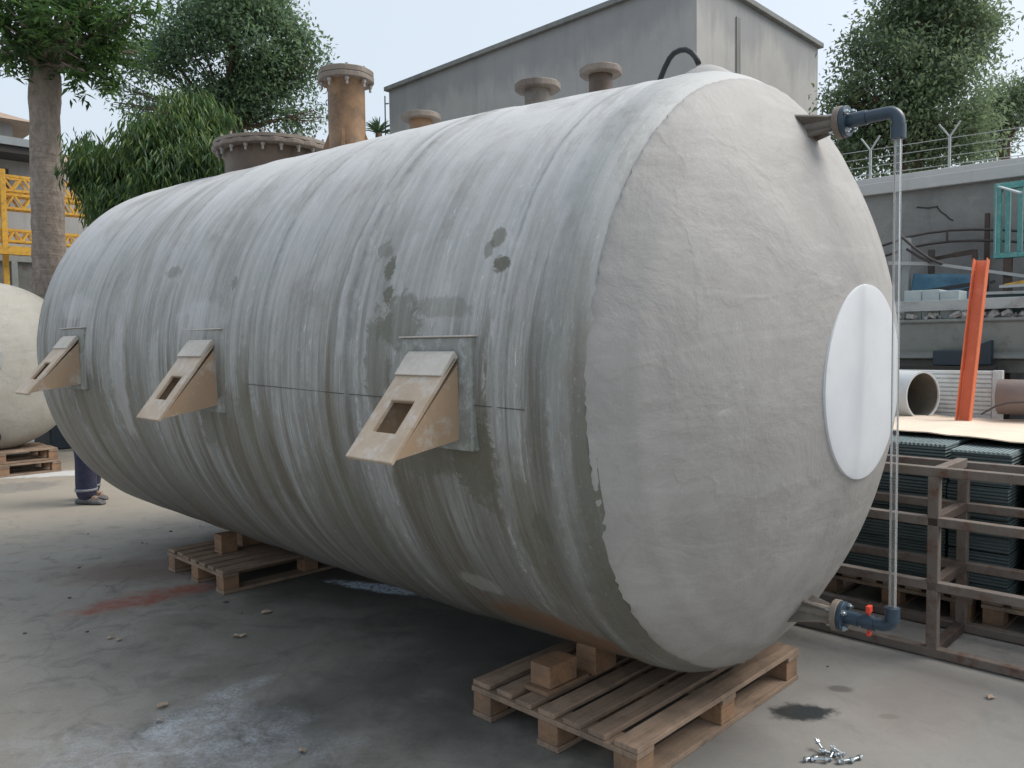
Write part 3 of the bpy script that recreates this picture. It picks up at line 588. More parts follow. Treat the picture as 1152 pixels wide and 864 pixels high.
# thick leaning trunk on the left with whorled leaves
T1 = 12.5
b0 = D(57, 330, T1); b0[2] = 0
t1 = thing('whorled_leaf_tree', b0, 'tree with thick grey trunk and whorled leaves at the upper left', 'tree')
pts = [b0 + np.array([.1, 0, 0]), D(58, 340, T1), D(55, 270, T1), D(53, 200, T1), D(51, 130, T1), D(50, 85, T1), D(48, 55, T1), D(42, 20, T1), D(38, -30, T1), D(36, -120, T1)]
rp = [22, 18, 17, 16.2, 14.5, 15.5, 14, 12, 11, 8]
fine = []; fr = []
for i in range(len(pts) - 1):
    for k in range(8):
        t = k / 8; fine.append(pts[i] * (1 - t) + pts[i + 1] * t); fr.append((rp[i] * (1 - t) + rp[i + 1] * t) * T1 / F)
m = M(); m.tube(fine, fr, 28)
m.tube([D(58, 72, T1), D(68, 62, T1 - .1), D(73, 52, T1 - .2), D(78, 30, T1 - .3), D(92, -10, T1 - .4)], [.16, .13, .10, .075, .05], 10)
va_ = np.array(m.v); c_ = fnoise(va_, 9, 3, 3) * .018; ax_ = va_ - np.array([b0[0], b0[1], 0]); ax_[:, 2] = 0; ax_ /= np.linalg.norm(ax_, axis=1, keepdims=True) + 1e-6
m.v = [tuple(p) for p in va_ + ax_ * c_[:, None]]
bl1 = blobs_px([(20, 20, 30), (0, 45, 32), (-25, 20, 40), (75, 25, 34), (105, 45, 34), (60, 60, 22), (135, 30, 22), (150, 8, 22), (95, 80, 20), (120, 75, 22), (35, 70, 18), (15, 60, 14), (110, -10, 40), (60, -40, 50), (10, -40, 60), (150, 60, 14), (90, 10, 30), (128, 50, 20)], T1 - .4, 2)
bl1 = [(np.array(c), r) for c, r in bl1]
limbs(m, D(52, 70, T1), bl1, .06, 5)
m.build('trunk', MT['bark'], t1, smooth=True)
crown('crown', MT['leaf_a'], t1, bl1, 12500, .16, .28, droop=.1, per=9, shell=.45, whorl=True, seed=11)

# tall tree behind
T2 = 19.
b0 = D(258, 150, T2); b0[2] = 0
t2 = thing('tall_spreading_tree', b0, 'tall spreading dark green tree behind the manhole cover', 'tree')
bl2 = blobs_px([(262, 40, 62), (225, 45, 42), (300, 60, 46), (330, 55, 30), (268, -20, 60), (345, 62, 18), (195, 60, 28), (172, 75, 22), (150, 60, 22), (142, 100, 16), (230, 95, 40), (290, 110, 42), (330, 125, 28), (320, 90, 24), (255, 130, 40), (355, 85, 12), (205, 105, 26), (352, 130, 12), (240, 10, 34), (300, 15, 30), (128, 115, 10), (160, 120, 18), (200, 128, 26), (365, 132, 8), (180, 45, 16)], T2, 3)
m = M(); m.tube([b0, D(260, 200, T2), D(262, 120, T2), D(264, 60, T2), D(262, 10, T2)], [.38, .3, .2, .12, .06], 12); limbs(m, D(262, 150, T2), bl2, .055, 9); m.build('trunk', MT['bark2'], t2, smooth=True)
crown('crown', MT['leaf_b'], t2, bl2, 62000, .115, .48, per=22, spread=.20, shell=.45, gap=-.15, gapf=3.2, droop=.15, seed=21)

# two drooping conical trees
def ashoka(lst, dep, label, n, seed):
    bx = lst[0][0]; b0 = D(bx, 200, dep); b0[2] = 0; th = thing('drooping_leaf_tree', b0, label, 'tree')
    bb = blobs_px(lst, dep, seed); m = M(); topc = max(bb, key=lambda b: b[0][2])[0]
    m.tube([b0, (b0 + topc) / 2 + np.array([.05, 0, 0]), topc], [.14, .09, .03], 10); limbs(m, (b0 * .35 + topc * .65), bb, .03, seed); m.build('trunk', MT['bark2'], th, smooth=True)
    crown('crown', MT['leaf_c'], th, bb, n, .16, .15, droop=1.5, per=24, spread=.12, shell=.25, gap=-.12, gapf=3.6, seed=seed); return th
ashoka([(200, 165, 40), (188, 125, 16), (185, 108, 10), (215, 125, 22), (240, 135, 14), (165, 160, 24), (235, 165, 18), (200, 200, 46), (165, 200, 30), (230, 200, 24), (205, 235, 40), (160, 235, 34), (150, 175, 16), (190, 145, 24), (243, 180, 12)], 11.0, 'bushy drooping-leaf tree directly above the left end of the tank', 42000, 31)
ashoka([(114, 183, 15), (100, 163, 7), (96, 153, 3.5), (125, 180, 13), (114, 203, 20), (95, 176, 8), (130, 203, 16), (86, 178, 5), (132, 230, 20), (104, 190, 14)], 11.6, 'smaller drooping-leaf tree between the thick trunk and the bushier tree', 18000, 33)

# right-hand trees behind the wall
T4 = 15.
b0 = D(1020, 180, T4); b0[2] = 0
t4 = thing('broad_dense_tree', b0, 'large dense tree rising behind the wall on the right', 'tree')
bl4 = blobs_px([(1040, 35, 55), (1000, 25, 30), (1085, 35, 36), (1060, 5, 42), (1100, 20, 20), (970, 55, 22), (955, 90, 18), (1010, 75, 40), (1060, 80, 42), (1090, 75, 22), (990, 110, 40), (1040, 130, 50), (1080, 120, 30), (945, 118, 18), (960, 140, 24), (1000, 160, 45), (1050, 170, 45), (1085, 165, 30), (965, 175, 30), (1100, 60, 10), (1115, 35, 8), (1040, -30, 50), (940, 160, 16), (1100, 150, 16)], T4, 5)
m = M(); m.tube([b0, D(1022, 190, T4), D(1025, 110, T4), D(1040, 30, T4)], [.32, .25, .16, .06], 12); limbs(m, D(1023, 150, T4), bl4, .05, 12); m.build('trunk', MT['bark2'], t4, smooth=True)
crown('crown', MT['leaf_d'], t4, bl4, 70000, .105, .45, per=22, spread=.18, shell=.45, gap=-.14, gapf=3.2, droop=.2, seed=41)
T5 = 21.
b0 = D(1135, 170, T5); b0[2] = 0
t5 = thing('thin_open_tree', b0, 'paler open tree at the right edge beyond the dense tree', 'tree')
bl5 = blobs_px([(1140, 112, 20), (1165, 105, 20), (1120, 130, 18), (1105, 120, 12), (1112, 155, 18), (1095, 150, 14), (1155, 130, 14), (1120, 105, 10), (1108, 170, 14)], T5, 6)
m = M(); m.tube([b0, D(1130, 170, T5), D(1135, 115, T5)], [.2, .13, .05], 10); limbs(m, D(1130, 165, T5), bl5, .05, 14); m.build('trunk', MT['bark2'], t5, smooth=True)
crown('crown', MT['leaf_d'], t5, bl5, 12000, .13, .35, per=16, spread=.28, shell=.1, droop=.1, seed=51)
# small palm far behind
b0 = D(427, 150, 24); b0[2] = 0; tp = thing('small_palm', b0, 'small spiky palm top seen right of the tall nozzle', 'palm')
c = D(426, 150, 24); m = M(); m.tube([b0, c], [.14, .10], 8); m.build('trunk', MT['bark2'], tp, smooth=True); m = M()
for k in range(46):
    a = random.uniform(0, 2 * PI); e = random.uniform(.1, 1.4); d = np.array([math.cos(a) * math.cos(e), math.sin(a) * math.cos(e), math.sin(e)]); m.tube([c, c + d * .3 + Z * .02, c + d * .55 - Z * .06], [.012, .02, .004], 4)
m.build('crown', MT['leaf_b'], tp)

# ================================================================== THE TANK
TI = .0263
J = P(1.543, 2.848, 1.336)
a3 = np.array([A[0] * math.cos(TI), A[1] * math.cos(TI), math.sin(TI)]); e1 = -B.copy(); e2 = np.cross(a3, e1); e2 *= np.sign(e2[2])
Lb, Bn, Nn, Bf, Nf = 4.547, .524, 1.583, .309, 1.67
def barrel_r(s):
    r = np.interp(s, [0, Lb * .25, Lb * .5, Lb * .75, Lb], [1.122, 1.179, 1.201, 1.221, 1.240])
    for s0, w, h in ((.97, .02, .005), (1.60, .02, .004), (2.13, .02, .004), (2.75, .025, .005), (3.35, .02, .004), (.22, .012, .003), (.06, .02, .004), (3.8, .02, .004), (1.02, .05, .004)):
        r = r + h * np.exp(-((s - s0) / w) ** 2)
    return r
def prof(s):
    if s < 0: return 1.122 * max(0, 1 - (min(1, -s / Bn)) ** Nn) ** (1 / Nn)
    if s > Lb: return 1.240 * max(0, 1 - (min(1, (s - Lb) / Bf)) ** Nf) ** (1 / Nf)
    return float(barrel_r(s))
tank = thing('storage_tank', P(3.8, 2.848, 0), 'huge streaky grey fibreglass tank lying on wooden pallets', 'storage tank')
def revolve(ss, rs, nphi, noise_amp=0., seed=0, close0=False, close1=False, nsc=5):
    ph = np.linspace(0, 2 * PI, nphi, endpoint=False); vs = []; uv = []
    for s, r in zip(ss, rs):
        for f in ph: vs.append(J + s * a3 + r * (math.cos(f) * e1 * .9876 + math.sin(f) * e2 * 1.0124)); ff = f if f < PI else f - 2 * PI; uv.append((s, 1.17 * ff))
    vs = np.array(vs)
    if noise_amp:
        ctr = J + ((vs - J) @ a3)[:, None] * a3; nr = vs - ctr; nn = np.linalg.norm(nr, axis=1, keepdims=True); nr = nr / np.maximum(nn, 1e-6)
        sl_ = np.minimum(1, nn / .5); nr = nr * sl_ - a3 * (1 - sl_) * (1 if ss[0] < 0 else -1)
        vs = vs + nr * (fnoise(vs, nsc, seed, 4) * noise_amp)[:, None]
    m = M(); n = len(ss); m.v = [tuple(p) for p in vs]; m.uv = list(uv)
    m.f = [(i * nphi + k, i * nphi + (k + 1) % nphi, (i + 1) * nphi + (k + 1) % nphi, (i + 1) * nphi + k) for i in range(n - 1) for k in range(nphi)]
    if close0: m.f.append(tuple(range(nphi)))
    if close1: m.f.append(tuple((n - 1) * nphi + k for k in range(nphi)))
    return m
ss = list(np.arange(-.112, 0, .012)) + list(np.arange(0, Lb, .015)) + [Lb + Bf * math.sin(t) ** (2 / Nf) for t in np.linspace(.01, PI / 2 - .01, 30)]
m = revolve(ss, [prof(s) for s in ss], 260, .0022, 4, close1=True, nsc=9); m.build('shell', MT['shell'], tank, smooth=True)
# near end cap: hand laid overlay standing a few mm proud, ragged edge
def cap_s(t): return -Bn * math.sin(t) ** (2 / Nn)
ts = np.linspace(0, PI / 2, 90); ss = [s for s in map(cap_s, ts) if -.915 * Bn < s < -.105]
ss = [-.088, -.094, -.100] + ss
rs = [prof(s) + (.001 if i == 0 else .006 if i > 1 else .004) + .006 * math.exp(-((s + .20) / .02) ** 2) - .002 * math.exp(-((s + .235) / .03) ** 2) for i, s in enumerate(ss)]; 
m = revolve(ss, rs, 300, .0032, 8, nsc=7, close1=True)
v = np.array(m.v); n0 = 300
jag = (np.random.default_rng(5).normal(size=n0) * .006 + fnoise(np.array([[math.cos(a) * 3, math.sin(a) * 3, 0] for a in np.linspace(0, 2 * PI, n0)]), 4, 6, 4) * .008)
for i in range(3): v[i * n0:(i + 1) * n0] += a3 * (jag * (1 - i / 3))[:, None]
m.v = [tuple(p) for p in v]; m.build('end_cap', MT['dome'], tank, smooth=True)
# smooth white disc on the nose
RD = .335; rr = [RD + .004, RD, RD - .012, .25, .18, .1, .03]; sed = -.905 * Bn
sdc = [sed + .008, sed - .008, sed - .011, sed - .0145, sed - .017, sed - .018, sed - .0185]
m = revolve(sdc, rr, 96, close1=True); m.build('nose_disc', MT['disc'], tank, smooth=True, auto=40)
# marking line
m = M(); pts = []
for s in np.arange(.10, 1.75, .05):
    f = -.067 / 1.17; r = barrel_r(s) + .002; pts.append(J + s * a3 + r * (math.cos(f) * e1 * .9876 + math.sin(f) * e2 * 1.0124))
m.tube(pts, .0012, 5); m.build('marking_line', MT['dark'], tank)

# side lugs: pad + hollow wedge with a rectangular hole in the sloping plate
def lug(uc, vp, zt, zb, zt2, vt, wp=.355, ww=.235):
    pd = M(); pd.gbox(uc - wp / 2, uc + wp / 2, vp + .008, vp + .10, zb - .03, zt); root = pd.build('lug_pad', MT['pad'], tank, .006)
    le = M(); le.gbox(uc - wp / 2 - .005, uc + wp / 2 + .005, vp - .001, vp + .05, zt - .001, zt + .005); le.build('pad_lip', MT['chalk'], root, .004)
    for dv in ((0),):
        t = .018; uA, uB = uc - ww / 2, uc + ww / 2
        top = (vp - .01, zt - .06); tip = (vt, zt2); bb = (vp + .01, zb + .005)
        # sloping plate with opening
        d = np.array([tip[0] - top[0], tip[1] - top[1]]); Ls = np.linalg.norm(d); d /= Ls; nrm = np.array([-d[1], d[0]]); nrm = nrm * (-1 if nrm[1] < 0 else 1)
        def q(a, w, off): return P(w, top[0] + d[0] * a + nrm[0] * off, top[1] + d[1] * a + nrm[1] * off)
        us = [uA, uc - .060, uc + .060, uB]; as_ = [0, Ls * .45, Ls * .75, Ls]; f = M(); ids = {}
        for off in (0, -t):
            for a in as_:
                for w in us: ids[(off, a, w)] = len(f.v); f.v.append(tuple(q(a, w, off)))
        for i in range(3):
            for j in range(3):
                if i == 1 and j == 1: continue
                for off in (0, -t): f.f.append(tuple(ids[(off, as_[i + x], us[j + y])] for x, y in ((0, 0), (0, 1), (1, 1), (1, 0))))
        for (i0, j0, i1, j1) in ((1, 1, 1, 2), (2, 1, 2, 2), (1, 1, 2, 1), (1, 2, 2, 2)) + tuple((0, j, 0, j + 1) for j in range(3)) + tuple((3, j, 3, j + 1) for j in range(3)) + tuple((i, 0, i + 1, 0) for i in range(3)) + tuple((i, 3, i + 1, 3) for i in range(3)):
            f.f.append((ids[(0, as_[i0], us[j0])], ids[(0, as_[i1], us[j1])], ids[(-t, as_[i1], us[j1])], ids[(-t, as_[i0], us[j0])]))
        f.build('lug_plate', MT['lug'], root, .004)
        for uu in (uA, uB - t):
            g_ = M(); pts = [(vp + .005, zt - .085), (top[0] + nrm[0] * -t, top[1] - .02 + nrm[1] * -t), (tip[0] + .022, tip[1] + .004), bb]
            n = 4; g_.add([P(uu + .001, a, b) for a, b in pts] + [P(uu + t - .001, a, b) for a, b in pts], [(0, 1, 2, 3), (7, 6, 5, 4)] + [(i, (i + 1) % 4, 4 + (i + 1) % 4, 4 + i) for i in range(4)])
            g_.build('lug_cheek', MT['lug_side'], root, .003)
        pl = M(); pl.add([P(w, a, b) for w in (uA, uB) for a, b in ((vp - .006, zt - .045), (vp - .024, zt - .060), (vp - .072, zt - .122), (vp - .055, zt - .128), (vp + .01, zt - .065))],
                         [(0, 1, 2, 3, 4), (9, 8, 7, 6, 5)] + [(i, (i + 1) % 5, 5 + (i + 1) % 5, 5 + i) for i in range(5)]); pl.build('lug_weld_strip', MT['chalk'], root, .003)
    return root
lug(2.03, 1.703, 1.497, 1.16, 1.122, 1.43); lug(3.665, 1.668, 1.555, 1.20, 1.157, 1.40, .37, .245); lug(5.40, 1.628, 1.60, 1.255, 1.215, 1.34, .42, .25)

# nozzles on the crown
def flange(m, c, r, h, n=40, notch=8):                                   # flat ring with lightly scalloped rim
    vs = []
    for z in (0, h):
        for k in range(n):
            a = 2 * PI * k / n; rr_ = r * (1 + .018 * math.cos(notch * a)); vs.append(c + np.array([math.cos(a) * rr_, math.sin(a) * rr_, z]))
    m.add(vs, [tuple(range(n))[::-1], tuple(range(n, 2 * n))] + [(k, (k + 1) % n, n + (k + 1) % n, n + k) for k in range(n)])
def nozzle(u, zb, zt, rt, rf, mat, fmat, bolts=0, cover=False, cone=0):
    m = M(); m.tube([P(u, 2.848, zb), P(u, 2.848, zb + (zt - zb) * .15), P(u, 2.848, zt - .09 if cone else zt - .03), P(u, 2.848, zt - .03)], [rt * 1.22 if cone else rt, rt, rt, rt * (1.18 if cone else 1.0)], 28)
    nz = m.build('nozzle_neck', mat, tank, smooth=True, auto=40)
    m = M(); flange(m, P(u, 2.848, zt - .055 if cover else zt - .03), rf, .03); m.build('flange', fmat, nz, .004)
    if cover: m = M(); flange(m, P(u, 2.848, zt - .023), rf * .985, .023 + .012); m.build('blind_cover', MT['rim'], nz, .005)
    for k in range(bolts):
        a = 2 * PI * (k + .3) / bolts; c = P(u, 2.848, 0) + np.array([math.cos(a), math.sin(a), 0]) * rf * .86
        m = M(); m.cyl(c + Z * (zt - .10), c + Z * (zt + .022), .008, 8); m.cyl(c + Z * (zt - .075), c + Z * (zt - .057), .014, 6); m.build('bolt', MT['boltgrey'], nz)
    return nz
tn = nozzle(4.17, 2.56, 3.125, .112, .168, MT['amber'], MT['rim'], 8, True, 1)
for k in range(4):                                                       # gussets at the foot
    a = AZ + PI / 4 + k * PI / 2; d = np.array([math.cos(a), math.sin(a), 0]); t_ = np.cross(d, Z) * .008; c = P(4.17, 2.848, 0)
    pts = [c + d * .10 + Z * 2.80, c + d * .19 + Z * 2.57, c + d * .10 + Z * 2.57]
    m = M(); m.add([p + t_ for p in pts] + [p - t_ for p in pts], [(0, 1, 2), (5, 4, 3), (0, 1, 4, 3), (1, 2, 5, 4), (2, 0, 3, 5)]); m.build('gusset', MT['amber'], tn)
# manhole
m = M(); m.tube([P(5.05, 2.848, 2.50), P(5.05, 2.848, 2.80)], .325, 48); mh = m.build('manhole_neck', MT['amber_dark'], tank, smooth=True, auto=40)
m = M(); flange(m, P(5.05, 2.848, 2.79), .40, .03, 64, 20); m.build('flange', MT['rim'], mh, .005)
m = M(); vs = revolve; m.tube([P(5.05, 2.848, 2.823), P(5.05, 2.848, 2.845), P(5.05, 2.848, 2.858), P(5.05, 2.848, 2.868)], [.398, .396, .33, .05], 64); m.build('manhole_cover', MT['rim'], mh, smooth=True, auto=30)
for k in range(20):
    a = 2 * PI * (k + .3) / 20; c = P(5.05, 2.848, 0) + np.array([math.cos(a), math.sin(a), 0]) * .365
    m = M(); m.cyl(c + Z * 2.745, c + Z * 2.872, .008, 8); m.cyl(c + Z * 2.770, c + Z * 2.788, .014, 6); m.build('bolt', MT['boltgrey'], mh)
nozzle(3.46, 2.52, 2.735, .062, .106, MT['amber'], MT['rim']); nozzle(2.592, 2.50, 2.70, .062, .108, MT['grey_nozzle'], MT['rim']); nozzle(2.215, 2.48, 2.68, .052, .092, MT['amber_dark'], MT['rim'])
# lifting eye hump and black hose loop
m = M(); c = P(1.66, 2.80, 2.45)
for dz, r_ in ((0, .20), (.035, .13), (.075, .06), (.095, .03)): pass
m.tube([c - Z * .14, c - Z * .05, c + Z * .005, c + Z * .04, c + Z * .068, c + Z * .088, c + Z * .095], [.19, .18, .15, .115, .075, .035, .008], 36); m.build('crown_boss', MT['dome'], tank, smooth=True)
m = M(); pts = [PV(x, y, 2.848) for x, y in ((740, 98), (744, 86), (748, 76), (753, 66), (758, 60), (765, 56.5), (772, 56), (778, 59), (783, 65), (786, 72))]; m.tube(pts, .0115, 12); m.build('hose_loop', MT['black'], tank, smooth=True)

# level gauge: two nozzles on the end cap, blue pipes, clear tube
nU = -A
def gnozzle(zc, ub, uf):
    c = P(uf, 2.848, zc); b = P(ub, 2.848, zc)
    m = M(); m.tube([b, b + nU * .03, c], [.036, .026, .026], 20); nz = m.build('gauge_nozzle', MT['grey_nozzle'], tank, smooth=True, auto=50)
    for k in range(4):
        a = k * PI / 2 + PI / 4; d = B * math.cos(a) + Z * math.sin(a); t_ = np.cross(d, nU) * .006
        pts = [c - nU * .01 + d * .02, c - nU * .01 + d * .030, b - nU * .12 + d * .105, b - nU * .12 + d * .02]
        m = M(); m.add([p + t_ for p in pts] + [p - t_ for p in pts], [(0, 1, 2, 3), (7, 6, 5, 4)] + [(i, (i + 1) % 4, 4 + (i + 1) % 4, 4 + i) for i in range(4)]); m.build('gusset', MT['grey_nozzle'], nz, .002)
    m = M(); m.cyl(c - nU * .012, c + nU * .010, .056, 32); m.build('flange', MT['rim'], nz, .002)
    m = M(); m.cyl(c + nU * .011, c + nU * .027, .054, 32); m.build('pipe_flange', MT['blue_pvc'], nz, .002)
    for k in range(4):
        a = k * PI / 2 + PI / 4 + .2; d = (B * math.cos(a) + Z * math.sin(a)) * .042; m = M(); m.cyl(c + d - nU * .03, c + d + nU * .045, .0045, 8); m.cyl(c + d + nU * .028, c + d + nU * .038, .010, 6); m.build('bolt', MT['zinc'], nz)
    return c
UT = .962
def arc(c0, r, d0, d1, n=9): return [c0 + r * (d0 * math.cos(t) + d1 * math.sin(t)) for t in np.linspace(0, PI / 2, n)]
c = gnozzle(2.235, 1.33, 1.155)
m = M(); e_ = P(UT, 2.848, 2.235 - .035); pts = [c + nU * .02] + [P(UT + .035, 2.848, 2.235)] + arc(P(UT + .035, 2.848, 2.20), .035, Z, nU)[1:] + [P(UT, 2.848, 2.145)]
m.tube(pts, .0215, 20); m.cyl(P(1.135, 2.848, 2.235), P(1.065, 2.848, 2.235), .0255, 20); m.cyl(P(UT, 2.848, 2.19), P(UT, 2.848, 2.143), .0245, 20); m.build('upper_gauge_pipe', MT['blue_pvc'], tank, smooth=True, auto=50)
c = gnozzle(.478, 1.33, 1.15)
pts = [c + nU * .02, P(UT + .035, 2.848, .478)] + [P(UT + .035, 2.848, .478 + .035) + .035 * (-Z * math.cos(t) + nU * math.sin(t)) for t in np.linspace(0, PI / 2, 9)][1:] + [P(UT, 2.848, .545)]
m = M(); m.tube(pts, .0215, 20); m.cyl(P(1.125, 2.848, .478), P(1.075, 2.848, .478), .0245, 20); m.cyl(P(1.06, 2.848, .478), P(1.02, 2.848, .478), .027, 20); m.cyl(P(UT, 2.848, .50), P(UT, 2.848, .548), .0245, 20)
lp = m.build('lower_gauge_pipe', MT['blue_pvc'], tank, smooth=True, auto=50)
m = M(); c = P(1.04, 2.848, .478); m.cyl(c - Z * .045, c + Z * .05, .006, 10); m.box(c + Z * .047, (.014, .030, .024), (A, B, Z)); m.box(c - Z * .042, (.012, .02, .012), (A, B, Z)); m.build('valve_handle', MT['red'], lp, .003)
m = M(); m.hollow(P(UT, 2.848, .52), P(UT, 2.848, 2.17), .0125, .0098, 28); m.build('sight_tube', MT['clear'], tank, smooth=True, auto=50)

# ================================================================== PALLETS AND CHOCKS
def make_pallet(label, w=.8, l=1.2, n=7, mat='pallet', bmat='block'):
    """origin at the corner nearest the camera; local x along the long boards, y across"""
    th = thing('wooden_pallet', (0, 0, 0), label, 'pallet', 'wooden pallets')
    rg = random.Random(3); bw = [.098, .076, .080, .078, .076, .080, .096]; gap = (w - sum(bw)) / 6; y = 0; one = (np.array([1., 0, 0]), np.array([0, 1., 0]), Z)
    for i, b in enumerate(bw):
        m = M(); m.box((l / 2 + rg.uniform(-.008, .008), y + b / 2, .133), (l - rg.uniform(0, .015), b, .020), one); o = m.build('deck_board', MT[mat], th, .003, origin=None); y += b + gap
    for x in (.05, l / 2, l - .05):
        m = M(); m.box((x, w / 2, .1115), (.10, w - .004, .020), one); m.build('cross_board', MT[mat], th, .002)
    for x in (.055, l / 2, l - .055):
        for yy in (.055, w / 2, w - .055): m = M(); m.box((x, yy, .0615), (.10, .095, .078), one); m.build('spacer_block', MT[bmat], th, .003)
    for yy in (.055, w / 2, w - .055): m = M(); m.box((l / 2, yy, .0115), (l - .006, .105, .020), one); m.build('base_board', MT[mat], th, .002)
    return th
RZ = AZ - PI / 2
pa = make_pallet('pale wooden pallet under the near end of the big tank'); pa.location = tuple(P(1.495, 2.095, 0)); pa.rotation_euler.z = RZ
def place(u, v, z, label, rz=RZ):
    c = copy_tree(pa); c.location = tuple(P(u, v, z)); c.rotation_euler.z = rz; c['label'] = label; return c
place(4.50, 2.13, 0, 'shaded brown pallet under the far part of the big tank')
# second stack under the cream tank
p2 = G(70, 530); u_, v_ = uv_of(p2)
place(u_ + .0, v_ - 1.2, 0, 'weathered pallet, lower of the two under the cream tank'); place(u_ + .04, v_ - 1.22, .145, 'weathered pallet, upper of the two under the cream tank')
place(.30, 4.52, .0, 'pallet under the green sheet stack behind the steel rack')
place(1.14, 4.52, .0, 'pallet behind the rack half hidden by the tank end')
def chock(u, v, z0, du, dv, dz, label, rz=0):
    m = M(); m.box((0, 0, dz / 2), (du, dv, dz)); o = m.build('timber_block', MT['block'], None, .004); o.location = tuple(P(u, v, z0)); o.rotation_euler.z = AZ + rz
    return tag(o, label, 'wood block', 'timber blocks wedged under the tank')
chock(2.02, 2.30, .145, .12, .25, .018, 'flat timber offcut under the chunky block on the near pallet')
chock(2.02, 2.28, .164, .10, .16, .085, 'chunky timber block near the left edge of the near pallet')
chock(2.0, 2.52, .145, .10, .14, .135, 'dark timber wedge between near pallet and tank belly')
chock(4.93, 2.36, .145, .10, .11, .12, 'upright timber block on the far pallet, touching the tank')
chock(5.02, 2.56, .145, .12, .14, .16, 'second timber block on the far pallet, deeper under the tank')
chock(1.75, 3.35, .145, .12, .14, .12, 'timber block hidden on the far side of the near pallet')

# ================================================================== CREAM TANK ON THE LEFT
cc = D(-10, 406, 9.4); RB = .99; cz = cc[2]; cc[2] = .29 + RB
t2k = thing('cream_tank', cc * np.array([1, 1, 0]), 'pale cream domed tank resting on two pallets at the left edge', 'storage tank')
vv = []; n = 96; ax2 = A; ex = np.cross(ax2, Z); m = M(); prof2 = [(-.45 * math.cos(t) , RB * math.sin(t)) for t in np.linspace(.02, PI / 2, 30)] + [(x, RB) for x in np.linspace(.1, 2.4, 16)] + [(2.4 + .4 * math.sin(t), RB * math.cos(t)) for t in np.linspace(.05, PI / 2 - .02, 14)]
for s, r in prof2:
    for k in range(n): a = 2 * PI * k / n; vv.append(cc + ax2 * s + r * (math.cos(a) * ex + math.sin(a) * Z))
m.v = [tuple(p) for p in np.array(vv)]; N2 = len(prof2); m.f = [(i * n + k, i * n + (k + 1) % n, (i + 1) * n + (k + 1) % n, (i + 1) * n + k) for i in range(N2 - 1) for k in range(n)] + [tuple(range(n)), tuple((N2 - 1) * n + k for k in range(n))]
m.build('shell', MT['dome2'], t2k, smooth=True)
p = D(2, 405, 8.75); q_ = ((p - cc) @ ex, p[2] - cc[2]); rr_ = math.hypot(*q_); sdep = -.45 * math.sqrt(max(0, 1 - (rr_ / RB) ** 2)); p = cc + ex * q_[0] + Z * q_[1] + A * sdep
m = M(); m.box(p, (.05, .17, .19), (A, B, Z)); m.build('sign_plate', MT['greyplate'], t2k, .004)
q2 = D(0, 494, 8.9); m = M(); q_ = ((q2 - cc) @ ex, q2[2] - cc[2]); sdep = -.45 * math.sqrt(max(0, 1 - (math.hypot(*q_) / RB) ** 2)); q2 = cc + ex * q_[0] + Z * q_[1] + A * sdep
m.tube([q2, q2 - A * .12], .045, 16); m.cyl(q2 - A * .10, q2 - A * .125, .07, 20); m.build('drain_nozzle', MT['black'], t2k, smooth=True, auto=40)

# dark clutter behind the pallets at the left, in the shade between the tanks
p = G(78, 505); m = M(); m.box(p + Z * .22 + A * .4, (.8, .5, .44), (A, B, Z)); tag(m.build('dark_crate', MT['navy'], None, .02, origin=p), 'dark crate in the shade between the cream tank and the big tank', 'crate')

# ================================================================== STEEL RACK
rk = thing('steel_rack', P(1.2, 4.1, 0), 'long rusty welded square-tube rack lying beside the tank end', 'rack')
V0, V1 = 3.95, 4.40; R0, R1 = -1.0, 2.75; w = .05
for v in (V0, V1):
    for z in (.026, .335, .635, .865):
        if v == V1 and z > .8: zz = .84
        else: zz = z
        m = M(); m.bar(P(R0, v, zz), P(R1, v, zz), w if z > .3 else .055, .042); m.build('rail', MT['steel'], rk, .004)
    for u in (R0 + .03, .10 - .3, 1.155, 2.4):
        m = M(); m.bar(P(u, v - .001 if v == V0 else v + .001, 0.0), P(u, v - .001 if v == V0 else v + .001, .845 if v == V0 else .82), .048, .048, A); m.build('post', MT['steel'], rk, .004)
for u in (R0 + .03, .10 - .3, 1.155, 2.4):
    for z in (.03, .338, .638, .858):
        m = M(); m.bar(P(u, V0 + .026, z), P(u, V1 - .026, z), .046, .044); m.build('cross_tie', MT['steel'] if z > .8 else MT['rust'], rk, .003)

# sheet stacks behind the rack
def sheets(u0, u1, v0, v1, z0, z1, lay, label, seed):
    th = thing('sheet_stack', P((u0 + u1) / 2, (v0 + v1) / 2, z0), label, 'sheet stack', 'stacks of ribbed green sheets'); rg = random.Random(seed); dz = (z1 - z0) / lay
    for i in range(lay):
        a, b = rg.uniform(-.012, .012), rg.uniform(-.012, .012); top = i == lay - 1
        m = M(); m.gbox(u0 + a * .6, u1 + a * .6, v0 + b, v1 + b, z0 + dz * i + .002, z0 + dz * (i + 1) - .004)
        m.build('sheet_pack', MT['stackside'], th, .002)
    m = M(); nr_ = int((u1 - u0) / .021)                                 # real ribs across the top pack
    for k in range(nr_): uu = u0 + .0105 + k * .021; m.gbox(uu - .006, uu + .006, v0, v1, z1 - .004, z1 + .008)
    m.build('top_ribs', MT['stacktop'], th); return th
sheets(.975, 1.25, 4.5, 5.5, .145, .895, 9, 'green ribbed sheet stack at the right behind the rack, its top a little lower', 1)
sheets(1.262, 1.90, 4.5, 5.5, .145, .915, 9, 'green ribbed sheet stack nearest the tank end, partly under the pale board', 2)
sheets(.30, .93, 4.62, 5.5, .145, .90, 9, 'green ribbed sheet stack at the right edge of the picture', 3)
